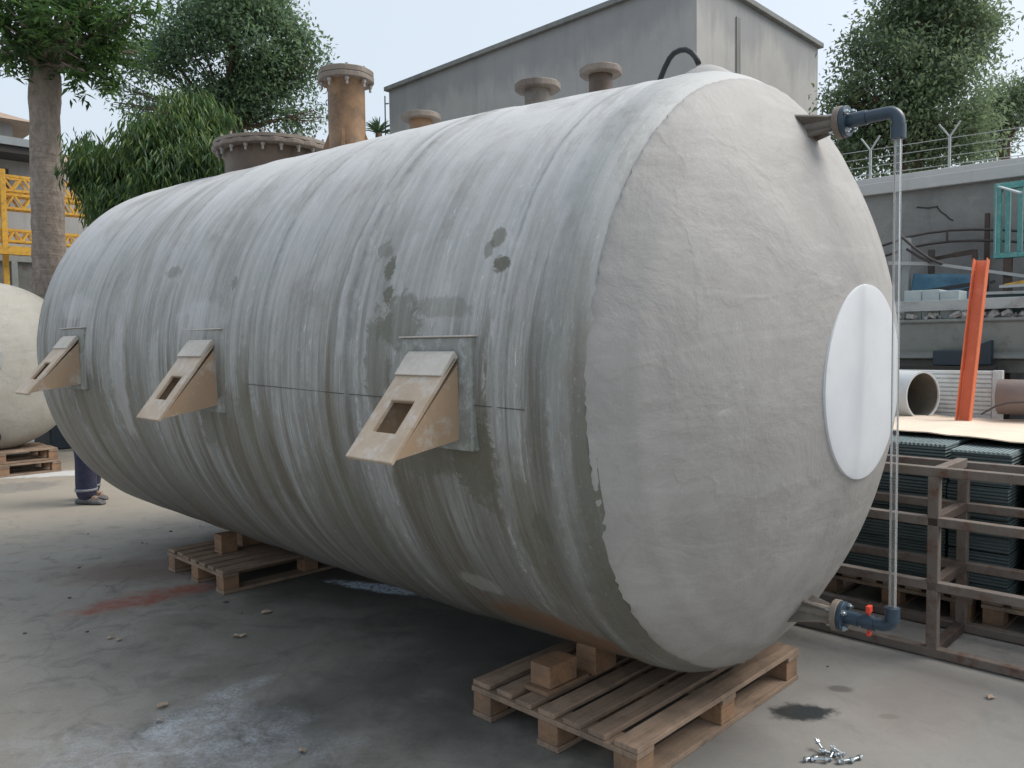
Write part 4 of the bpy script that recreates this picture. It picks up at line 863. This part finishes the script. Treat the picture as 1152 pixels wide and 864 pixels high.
# pale board with slight warp
m = M(); nu, nv = 24, 10; c4 = [(2.15, 4.86), (2.2, 6.02), (-.3, 6.2), (-.3, 4.55)]
for top in (0, 1):
    for i in range(nu + 1):
        for j in range(nv + 1):
            s, t = i / nu, j / nv; u = (c4[0][0] * (1 - s) + c4[3][0] * s) * (1 - t) + (c4[1][0] * (1 - s) + c4[2][0] * s) * t; v = (c4[0][1] * (1 - s) + c4[3][1] * s) * (1 - t) + (c4[1][1] * (1 - s) + c4[2][1] * s) * t
            if j == 0: v += .012 * math.sin(i * 1.7) + .01 * math.sin(i * 3.1)
            m.v.append(tuple(P(u, v, .938 + .012 * math.sin(s * 7 + t * 2) + .006 * top + .004 * math.sin(i * 2.1))))
K = (nu + 1) * (nv + 1)
for top in (0, 1): m.f += [(top * K + i * (nv + 1) + j, top * K + i * (nv + 1) + j + 1, top * K + (i + 1) * (nv + 1) + j + 1, top * K + (i + 1) * (nv + 1) + j) for i in range(nu) for j in range(nv)]
edge = [i * (nv + 1) for i in range(nu + 1)] + [nu * (nv + 1) + j for j in range(1, nv + 1)] + [i * (nv + 1) + nv for i in range(nu - 1, -1, -1)] + [j for j in range(nv - 1, 0, -1)]
m.f += [(edge[i], edge[(i + 1) % len(edge)], K + edge[(i + 1) % len(edge)], K + edge[i]) for i in range(len(edge))]
tag(m.build('flat_board', MT['ply'], None, origin=P(1, 5.3, .95)), 'pale cream board lying across the ribbed sheet stacks', 'board')
tb = thing('work_bench', P(1.3, 6, 0), 'low steel bench hidden behind the stacks, carrying pipe and panel', 'bench')
m = M(); m.gbox(-.6, 2.9, 5.62, 6.15, .86, .90); m.build('bench_top', MT['rust'], tb)
for u in (-.5, 2.8):
    for v in (5.68, 6.08): m = M(); m.gbox(u - .03, u + .03, v - .03, v + .03, 0, .858); m.build('leg', MT['rust'], tb)

# white pipe, white ribbed panel, orange beam, brown drum, behind the board
zc = 1.09; pr_ = .165; u_ = PV(1035, 452, 5.8) @ A
pp = thing('white_pipe', P(u_, 5.85, 0), 'short wide white pipe with open end beside the tank nose', 'pipe')
dirp = A * .9 + B * .35; dirp /= np.linalg.norm(dirp); c = P(u_ - .02, 5.8, zc); m = M(); m.hollow(c, c + dirp * .8, pr_, pr_ - .012, 48); m.build('pipe_wall', MT['pipe'], pp, smooth=True, auto=40)
m = M(); m.hollow(c + dirp * .01, c + dirp * .79, pr_ - .0125, pr_ - .016, 48); m.build('pipe_lining', MT['olive'], pp, smooth=True, auto=40)
m = M(); m.cyl(c + dirp * .74, c + dirp * .76, pr_ - .017, 40); m.build('pipe_plug', MT['olive'], pp)
pn = thing('ribbed_panel', P(1.5, 6.1, 0), 'white horizontally ribbed panel standing behind the orange beam', 'panel')
a = PV(1017, 416, 6.1); b_ = PV(1128, 417, 6.1); u0, u1, zt = b_ @ A, a @ A + .15, a[2]
m = M(); m.gbox(u0, u1, 6.10, 6.13, .91, zt); m.build('panel_sheet', MT['white'], pn)
m = M(); k = .93
while k < zt - .01: m.gbox(u0 + .06, u1 - .002, 6.088, 6.101, k, k + .021); k += .030
m.build('panel_ribs', MT['white'], pn, .003)
m = M(); m.gbox(u0 - .003, u0 + .055, 6.082, 6.132, .905, zt + .004); m.build('panel_edge', MT['white'], pn, .004)
p0 = PV(1085, 480, 5.72); p1 = PV(1106, 293, 5.95)
m = M(); ax_d = (p1 - p0) / np.linalg.norm(p1 - p0); sx = A - (A @ ax_d) * ax_d; sx /= np.linalg.norm(sx); sy = np.cross(ax_d, sx); ob = thing('orange_beam', p0, 'orange painted steel beam leaning upright behind the pale board', 'beam')
L_ = np.linalg.norm(p1 - p0)
m.box((p0 + p1) / 2, (.076, .004, L_), (sx, sy, ax_d)); m.build('web', MT['orange'], ob, .001)
m = M(); m.box((p0 + p1) / 2 + sy * .03 - sx * .037, (.006, .060, L_), (sx, sy, ax_d)); m.box((p0 + p1) / 2 - sy * .0 + sx * .042 + sy * .03, (.006, .060, L_), (sx, sy, ax_d)); m.build('beam_flanges', MT['orange'], ob, .001)
m = M(); c = PV(1150, 447, 6.0); m.tube([c - A * .35 , c + A * .13], .115, 32); tag(m.build('brown_drum', MT['amber_dark'] if 0 else worn('brown_grey_drum', (.17, .13, .115), (.22, .175, .155), 5, .7, .2), None, smooth=True, auto=40, origin=c), 'brown-grey drum lying on its side at the right edge', 'drum')
m = M(); m.tube([PV(1104, 466, 5.7), PV(1120, 457, 5.7), PV(1135, 453, 5.7), PV(1160, 452, 5.7)], .006, 8); tag(m.build('bent_rod', MT['rod'], None, origin=PV(1120, 457, 5.7)), 'thin bent rod lying in front of the brown drum', 'rod')

# long grey-green trough with channel, torn foam and goods on top
TV = 6.55
tr = thing('moulded_trough', P(1.5, TV, 0), 'long grey-green moulded trough lying behind the orange beam', 'trough')
ua, ub = -1.2, 2.9; m = M()
sec = [(TV - .02, 1.60), (TV, 1.585), (TV + .02, 1.40), (TV + .03, 1.365), (TV - .03, 1.345), (TV - .03, 1.325), (TV + .05, 1.315), (TV + .07, 1.22), (TV + .9, 1.22), (TV + .9, 1.62), (TV - .02, 1.62)]
n = len(sec); m.add([P(ua, a, b) for a, b in sec] + [P(ub, a, b) for a, b in sec], [tuple(range(n)), tuple(range(2 * n - 1, n - 1, -1))] + [(i, (i + 1) % n, n + (i + 1) % n, n + i) for i in range(n)]); m.build('trough_body', MT['hull'], tr, .004)
for u in (-1.0, .6, 2.7):
    for v in (TV + .12, TV + .8): m = M(); m.gbox(u - .04, u + .04, v - .04, v + .04, 0, 1.218); m.build('trestle_leg', MT['rust'], tr)
m = M(); a = PV(1068, 398, TV - .06); m.box(a + np.array([0, 0, -.03]), (.20, .10, .11), (A, B, Z)); m.add([a - A * .1 + Z * .025 + B * .04, a - A * .1 + Z * .025 - B * .04, a - A * .28 + Z * .10 + B * .04, a - A * .28 + Z * .10 - B * .04, a - A * .28 - Z * .08 + B * .04, a - A * .28 - Z * .08 - B * .04, a - A * .1 - Z * .08 + B * .04, a - A * .1 - Z * .08 - B * .04], [(0, 1, 3, 2), (2, 3, 5, 4), (4, 5, 7, 6), (0, 2, 4, 6), (1, 7, 5, 3), (0, 6, 7, 1)])
nb = m.build('navy_box', MT['navy'], None, .006, origin=a); tag(nb, 'dark navy plastic scoop resting behind the white panel', 'box')
m = M(); m.gbox(1.5, 2.35, 6.42, 6.51, .905, 1.272); tag(m.build('support_plinth', MT['dark'], None, origin=P(1.9, 6.46, .9)), 'dark support standing behind the white ribbed panel', 'support')
rg = np.random.default_rng(9); m = M()
for k in range(90):
    u = rg.uniform(.9, 2.6); z = 1.625 + rg.uniform(0, .035); s = rg.uniform(.012, .035); ax_ = rg.normal(size=(3, 3)); qx, _ = np.linalg.qr(ax_); m.box(P(u, TV + .03 + rg.uniform(-.03, .05), z), (s * 1.8, s * 1.3, s), (qx[0], qx[1], qx[2]))
tag(m.build('foam_scraps', MT['foam'], None, origin=P(1.7, TV, 1.63), ), 'torn grey and white foam scraps lying along the trough edge', 'scraps', kind='stuff')
ch = thing('steel_channel', P(1.5, TV, 1.68), 'pale grey straight channel laid along the top of the trough', 'channel')
m = M(); m.gbox(ua, 2.6, TV + .0, TV + .008, 1.69, 1.762); m.gbox(ua, 2.6, TV + .008, TV + .07, 1.752, 1.764); m.gbox(ua, 2.6, TV - .012, TV - .001, 1.684, 1.694); m.build('channel_web', MT['galv'], ch, .002)
for u in (-.9, .3, 1.3, 2.4): m = M(); m.gbox(u - .02, u + .02, TV + .02, TV + .07, 1.622, 1.75); m.build('spacer', MT['rust'], ch)
# goods on the trough: pale foam blocks, dark poles, blue sheets, uprights
for i, (x0, x1, y0, y1) in enumerate(((1022, 1042, 328, 338), (1042, 1062, 327, 337.5), (1062, 1084, 328, 337))):
    a = PV(x0, y0, TV + .15); b_ = PV(x1 - .7, y1, TV + .15); m = M(); zt = a[2]
    m.box(np.array([(a[0] + b_[0]) / 2, (a[1] + b_[1]) / 2, (zt + 1.622) / 2]), (np.linalg.norm((a - b_)[:2]), .2, zt - 1.622), (A, B, Z))
    tag(m.build('foam_block', MT['paleblock'], None, .006, origin=(a + b_) / 2), ('pale teal block nearest the tank on the grey channel', 'pale teal block in the middle of the row on the channel', 'pale teal block nearest the orange beam')[i], 'block', 'pale blocks above the channel')
m = M(); m.bar(PV(1022, 331, TV + .4), PV(1104, 318, TV + .45), .03, .03); m.bar(PV(1080, 328, TV + .35), PV(1120, 316, TV + .35), .02, .02)
tag(m.build('dark_pole', MT['black'], None, origin=PV(1060, 325, TV + .4)), 'dark square pole lying slanted above the pale blocks', 'pole')
m = M(); m.gbox(-1.1, 1.70, TV + .12, TV + .85, 1.622, 1.80); tag(m.build('teal_crate', MT['tealdark'], None, .01, origin=P(.3, TV + .5, 1.7)), 'long dark teal crate right of the orange beam on the trough', 'crate')
m = M(); m.bar(PV(1110, 330, TV + .10), PV(1175, 328, TV + .10), .05, .02); m.bar(PV(1125, 322.5, TV + .14), PV(1170, 320, TV + .14), .05, .02)
tag(m.build('pale_batten', MT['galv'], None, origin=PV(1150, 325, TV + .1)), 'pale battens lying on the dark teal crate', 'batten')
m = M(); m.bar(PV(1130, 322, TV + .3), PV(1180, 312, TV + .3), .04, .03); tag(m.build('yellow_bar', MT['yellow'], None, origin=PV(1140, 320, TV + .3)), 'yellow bar lying at the right edge above the teal crate', 'bar')
# blue crumpled sheet
a = PV(1018, 306, TV + .75); b_ = PV(1100, 322, TV + .75); m = M(); nu, nv = 30, 10; vs = []
for i in range(nu + 1):
    for j in range(nv + 1):
        s, t = i / nu, j / nv; p = a * (1 - s) + np.array([b_[0], b_[1], a[2]]) * s; p = p - Z * (a[2] - 1.64 - .0) * (1 - t) * 1.0 + B * (.25 * t); p = p - Z * .05 * s * t; vs.append(p)
vs = np.array(vs); vs += np.outer(fnoise(vs, 14, 3, 3), B * .03 + Z * .008); m.add(vs, [(i * (nv + 1) + j, i * (nv + 1) + j + 1, (i + 1) * (nv + 1) + j + 1, (i + 1) * (nv + 1) + j) for i in range(nu) for j in range(nv)])
o = m.build('blue_sheet', MT['bluetarp'], None, smooth=True, origin=(a + b_) / 2); sol = o.modifiers.new('solid', 'SOLIDIFY'); sol.thickness = .01; tag(o, 'crumpled blue sheet heaped beyond the pale teal blocks', 'tarpaulin')
# uprights and rails standing between trough and wall
def upright(x, yt, v, r, mat, label, name='steel_post', sq=True):
    a = PV(x, yt, v); b_ = a.copy(); b_[2] = 0; m = M(); m.bar(b_, a, r, r, A) if sq else m.tube([b_, a], r / 2, 12); return tag(m.build(name, mat, None, origin=b_), label, 'post')
upright(1048, 281, 7.62, .045, MT['rod'], 'short dark post standing in front of the wall, free topped')
upright(1020, 268, 7.55, .06, MT['greyplate'], 'grey post standing just beside the sight tube')
upright(1111, 240, 7.92, .035, MT['rust'], 'thin rusty post against the wall left of the turquoise frame')
m = M(); m.bar(PV(1000, 296, 7.45), PV(1060, 297, 7.45), .03, .03); m.bar(PV(1045, 296, 7.45), PV(1185, 315, 7.45), .03, .025)
tag(m.build('pale_rail', MT['coping'], None, origin=PV(1060, 297, 7.45)), 'thin pale rail running in front of the wall above the blue sheet', 'rail')
m = M(); m.bar(PV(1052, 291, 7.7), PV(1072, 287, 7.7), .03, .03); m.bar(PV(1072, 287, 7.7), PV(1096, 283, 7.7), .025, .04); m.bar(PV(1096, 281, 7.7), PV(1097, 292, 7.7), .04, .03)
tag(m.build('rusty_bracket', MT['rust'], None, origin=PV(1080, 287, 7.7)), 'rusty red bracket bar fixed low on the wall', 'bracket')
# curved rod hoops
hp = thing('rod_hoops', PV(1075, 270, 7.75), 'long curved dark rods bowed along the wall with one short tie', 'rods')
for dy in (0, 12.5):
    m = M(); m.tube([PV(x, y + dy, 7.75) for x, y in ((985, 279), (1003, 273), (1022, 266.5), (1045, 262), (1070, 259), (1095, 258), (1125, 258.5), (1165, 261), (1200, 265))], .011, 8); m.build('rod', MT['rod'], hp, smooth=True)
m = M(); m.tube([PV(1065.5, 260, 7.74), PV(1065.5, 272, 7.74)], .010, 8); m.build('tie', MT['rod'], hp)
m = M(); m.tube([PV(x, y, 7.4) for x, y in ((1014, 266), (1030, 280), (1046, 291), (1060, 297))], .012, 8); m.tube([PV(x, y, 7.4) for x, y in ((1020, 280), (1034, 289), (1046, 294.5))], .012, 8)
tag(m.build('sloping_rods', MT['rod'], None, origin=PV(1030, 280, 7.4)), 'pair of short dark rods sloping down from the grey post', 'rods')
# turquoise frame
FV = 7.45
tf = thing('turquoise_frame', P(1.6, FV, 0), 'turquoise painted window frame with upright bars standing at the right edge', 'window frame')
zT = PV(1118, 207, FV)[2]; zB = PV(1118, 291, FV)[2]; uL = PV(1118, 250, FV) @ A; uR = uL - 1.4
m = M(); m.gbox(uR, uL, FV, FV + .06, zT - .05, zT); m.gbox(uR, uL, FV, FV + .06, zB, zB + .04); m.gbox(uL - .05, uL, FV - .001, FV + .061, zB + .0, zT - .001); m.gbox(uR, uR + .05, FV - .001, FV + .061, zB, zT - .001); m.build('outer_frame', MT['turq'], tf, .003)
for x in (1133, 1147, 1161, 1175):
    u = PV(x, 250, FV) @ A; m = M(); m.gbox(u - .018, u + .018, FV + .012, FV + .05, zB + .042, zT - .052); m.build('upright_bar', MT['turq'], tf, .002)
    m = M(); m.gbox(u - .022, u - .017, FV + .006, FV + .011, zB + .042, zT - .052); m.build('bar_edge', MT['paleblock'], tf)
m = M(); m.gbox(PV(1121, 250, FV) @ A - .0, PV(1121, 250, FV) @ A + .006, FV - .006, FV - .002, zB + .04, zT - .06); m.build('bar_edge', MT['paleblock'], tf)
m = M(); m.bar(PV(1124, 210, FV - .01), PV(1148, 217, FV - .3), .03, .012); m.build('stay', MT['paleblock'], tf)
for u in (uL - .1, uR + .1): m = M(); m.gbox(u - .03, u + .03, FV + .01, FV + .05, 0, zB - .001); m.build('leg', MT['rust'], tf)

# ================================================================== SMALL THINGS ON THE GROUND
def bolt(x, y, ang, tilt, L, label):
    p = G(x, y); th = thing('zinc_bolt', p, label, 'bolt', 'zinc bolts dropped on the concrete'); d = np.array([math.cos(ang) * math.cos(tilt), math.sin(ang) * math.cos(tilt), math.sin(tilt)]); b = p + Z * (.010 + abs(math.sin(tilt)) * L * .5)
    m = M(); m.cyl(b - d * L / 2, b + d * L / 2, .0045, 10); m.build('shank', MT['zinc'], th, smooth=True, auto=40)
    m = M(); m.cyl(b - d * (L / 2 + .007), b - d * L / 2, .0095, 6); m.build('head', MT['zinc'], th)
    m = M(); m.cyl(b + d * (L / 2 - .016), b + d * (L / 2 - .007), .0095, 6); m.build('nut', MT['zinc'], th)
for a in ((922, 845, 1.9, .5, .05, 'zinc bolt propped steeply at the back of the small pile'), (913, 856, 0.3, 0, .045, 'zinc bolt at the left end of the small pile'), (924, 858, -.2, .1, .055, 'zinc bolt lying frontmost at the left of the pile'), (936, 853, .9, .25, .05, 'zinc bolt slanting in the middle of the pile'),
          (941, 849, 2.4, .3, .045, 'zinc bolt resting across its neighbours in the middle of the pile'), (953, 859, .1, .05, .055, 'zinc bolt lying flat toward the right of the pile'), (964, 856, .5, 0, .05, 'zinc bolt at the right end of the small pile'), (930, 850, 2.8, .15, .05, 'zinc bolt tucked between the steep bolt and the middle ones'), (946, 856, 1.4, .2, .04, 'short zinc bolt between the middle and right of the pile')):
    bolt(*a)
def leaf(x, y, s, rot, label):
    p = G(x, y); m = M(); rg = np.random.default_rng(int(x)); pts = [(math.cos(a) * s * (1 if k % 2 else .7) * rg.uniform(.8, 1.2), math.sin(a) * s * .6 * rg.uniform(.7, 1.2)) for k, a in enumerate(np.linspace(0, 2 * PI, 10)[:-1])]
    cr_, sr_ = math.cos(rot), math.sin(rot); n = len(pts); top = [p + np.array([a * cr_ - b * sr_, a * sr_ + b * cr_, .006 + .012 * rg.random()]) for a, b in pts]
    m.add(top + [p + Z * .014] + [t - Z * .0012 for t in top], [(i, (i + 1) % n, n) for i in range(n)] + [(i, n + 1 + i, n + 1 + (i + 1) % n, (i + 1) % n) for i in range(n)])
    tag(m.build('fallen_leaf', MT['dryleaf'], None, origin=p), label, 'leaf', 'dry leaves on the concrete')
leaf(300, 690, .035, .3, 'curled pale dry leaf on the dark ground left of the tank belly'); leaf(268, 717, .04, .1, 'pinkish dry leaf just nearer than the curled pale one'); leaf(183, 796, .03, 1, 'tan dry leaf at the left edge of the white powder')
leaf(1115, 786, .024, .5, 'cream dry leaf at the lower right by the rack'); leaf(340, 847, .022, 2, 'small narrow leaf at the bottom right of the white powder'); leaf(124, 719, .02, .4, 'tiny dry leaf right of the small stones on the left'); leaf(134, 721, .02, 1.4, 'second tiny dry leaf on the left, beside its twin'); leaf(180, 813, .018, .2, 'smallest tan leaf just under the one by the powder')
rg = np.random.default_rng(12)
stones = [(99, 601, .014), (160, 611, .016), (192, 598, .022), (225, 592, .012), (165, 612, .012), (89, 639, .018), (254, 678, .024), (78, 673, .018), (98, 711, .016), (28, 713, .016), (272, 690, .01), (140, 633, .01), (931, 750, .010), (205, 646, .012), (120, 660, .008)]
for i, (x, y, s) in enumerate(stones):
    p = G(x, y); bm = bmesh.new(); bmesh.ops.create_icosphere(bm, subdivisions=2, radius=s)
    for v in bm.verts: v.co = Vector((v.co.x * rg.uniform(.85, 1.2), v.co.y * rg.uniform(.7, 1.1), max(v.co.z, -.4 * s) * .6))
    me = bpy.data.meshes.new('pebble'); bm.to_mesh(me); bm.free(); me.materials.append(MT['stone']); o = bpy.data.objects.new('pebble', me); S.collection.objects.link(o); o.scale = (.62, .62, .5); o.location = (p[0], p[1], s * .12)
    tag(o, 'small dark stone lying loose on the open concrete floor', 'stone', 'small stones scattered on the concrete')

# ================================================================== PERSON behind the far end of the tank
pf = G(110, 566); face = np.array([1., -.15, 0]); face /= np.linalg.norm(face); sd_ = np.array([-face[1], face[0], 0])
pr = thing('person', pf, 'person in navy trousers and grey shoes standing behind the far end of the tank', 'person')
def skin(name, verts, edges, radii, mat, parent, sub=2):
    me = bpy.data.meshes.new(name); L = np.array(pf); me.from_pydata([tuple(np.array(v) - L) for v in verts], edges, []); o = bpy.data.objects.new(name, me); S.collection.objects.link(o); o.parent = parent
    sk = o.modifiers.new('skin', 'SKIN'); sk.use_smooth_shade = True
    for i, r in enumerate(radii): me.skin_vertices[0].data[i].radius = (r, r) if not hasattr(r, '__len__') else r
    me.skin_vertices[0].data[0].use_root = True; ss_ = o.modifiers.new('sub', 'SUBSURF'); ss_.levels = sub; ss_.render_levels = sub; me.materials.append(mat); return o
def q(f, s, z): return np.array(pf) * np.array([1, 1, 0]) + face * f + sd_ * s + Z * z
# joints: 0 pelvis,1 waist,2 chest,3 neck,4 head base,5 head top ; legs ; arms (hands kept to the tank)
hipL, hipR = q(-.12, .10, .90), q(-.12, -.10, .90)
kneeL, kneeR = q(-.08, .14, .50), q(-.03, -.10, .50); ankL, ankR = q(-.20, .16, .08), q(-.07, -.06, .08)
V_ = [q(-.12, 0, .95), q(-.06, 0, 1.15), q(.04, 0, 1.36), q(.09, 0, 1.48), q(.12, 0, 1.54), q(.14, 0, 1.62), q(.15, 0, 1.70), hipL, kneeL, ankL, q(-.06, .16, .04), hipR, kneeR, ankR, q(.05, -.06, .04),
      q(.03, .19, 1.40), q(.20, .22, 1.16), q(.42, .16, 1.15), q(.50, .14, 1.15), q(.03, -.19, 1.40), q(.20, -.22, 1.16), q(.42, -.16, 1.15), q(.50, -.14, 1.15)]
E_ = [(0, 1), (1, 2), (2, 3), (3, 4), (4, 5), (5, 6), (0, 7), (7, 8), (8, 9), (9, 10), (0, 11), (11, 12), (12, 13), (13, 14), (2, 15), (15, 16), (16, 17), (17, 18), (2, 19), (19, 20), (20, 21), (21, 22)]
R_ = [.13, .12, .14, .055, .07, .10, .07, .085, .055, .038, .03, .085, .055, .038, .03, .055, .042, .028, .035, .055, .042, .028, .035]
body = skin('body', V_, E_, R_, MT['skin'], pr)
for s_, w_ in ((.14, 17), (-.14, 21)):
    for k in range(5):
        b = q(.52, s_ + (k - 2) * .02, 1.15 + (.01 if k else -.02)); ln = (.05, .07, .08, .075, .06)[k]
        skin('finger', [b - face * .04, b + face * ln * .5, b + face * ln - Z * .02], [(0, 1), (1, 2)], [.011, .009, .007], MT['skin'], body, 1)
skin('trousers', [q(-.12, 0, .98), q(-.12, .02, .90), hipL, kneeL, ankL + Z * .10, ankL - Z * .055, hipR, kneeR, ankR + Z * .10, ankR - Z * .055], [(0, 1), (1, 2), (2, 3), (3, 4), (4, 5), (1, 6), (6, 7), (7, 8), (8, 9)], [.16, .155, .12, .10, .10, .095, .12, .10, .10, .095], MT['denim'], pr)
for an, kn in ((ankL, kneeL), (ankR, kneeR)):
    m = M(); m.tube([an + Z * .05, an + Z * .075], .098, 20); m.build('trouser_patch', MT['shoewhite'], pr, smooth=True)
skin('shirt', [q(-.12, 0, 1.0), V_[1], V_[2], V_[15], V_[16], V_[19], V_[20], V_[3]], [(0, 1), (1, 2), (2, 3), (3, 4), (2, 5), (5, 6), (2, 7)], [.155, .145, .165, .075, .055, .075, .055, .07], MT['shirt'], pr)
m = M(); hc = q(.13, 0, 1.665); vs = [];
for i in range(9):
    for j in range(18):
        a, e = 2 * PI * j / 18, i / 8 * 1.55; vs.append(hc + (face * math.cos(a) * .105 + sd_ * math.sin(a) * .092) * math.cos(e) - face * .02 + Z * .105 * math.sin(e))
m.add(vs, [(i * 18 + j, i * 18 + (j + 1) % 18, (i + 1) * 18 + (j + 1) % 18, (i + 1) * 18 + j) for i in range(8) for j in range(18)]); m.build('hair', MT['hair'], pr, smooth=True)
for s_ in (.035, -.035):
    m = M(); m.tube([q(.235, s_, 1.62), q(.24, s_, 1.62)], .012, 12); m.build('eye', MT['dark'], pr)
m = M(); m.tube([q(.225, 0, 1.63), q(.262, 0, 1.595), q(.235, 0, 1.585)], [.008, .014, .01], 8); m.build('nose', MT['skin'], pr, smooth=True)
for an in (ankL, ankR):
    b = an * np.array([1, 1, 0]); m = M(); pts = [(-.10, .035, .05), (-.06, .045, .075), (0, .05, .085), (.06, .05, .065), (.12, .05, .05), (.17, .04, .035), (.185, .02, .02)]
    n = 14; vs = []
    for f, w_, h_ in pts:
        for k in range(n): a = 2 * PI * k / n; vs.append(b + face * f + sd_ * w_ * math.cos(a) + Z * max(.001, h_ * .5 + h_ * .52 * math.sin(a)))
    m.add(vs, [(i * n + k, i * n + (k + 1) % n, (i + 1) * n + (k + 1) % n, (i + 1) * n + k) for i in range(len(pts) - 1) for k in range(n)] + [tuple(range(n)), tuple((len(pts) - 1) * n + k for k in range(n))])
    sh = m.build('shoe', MT['shoe'], pr, smooth=True)
    m = M()
    for f in (.03, .06, .09, .12): m.bar(b + face * f + sd_ * .03 + Z * .075, b + face * (f + .015) - sd_ * .03 + Z * .075, .008, .006)
    m.build('lace', MT['shoewhite'], sh)
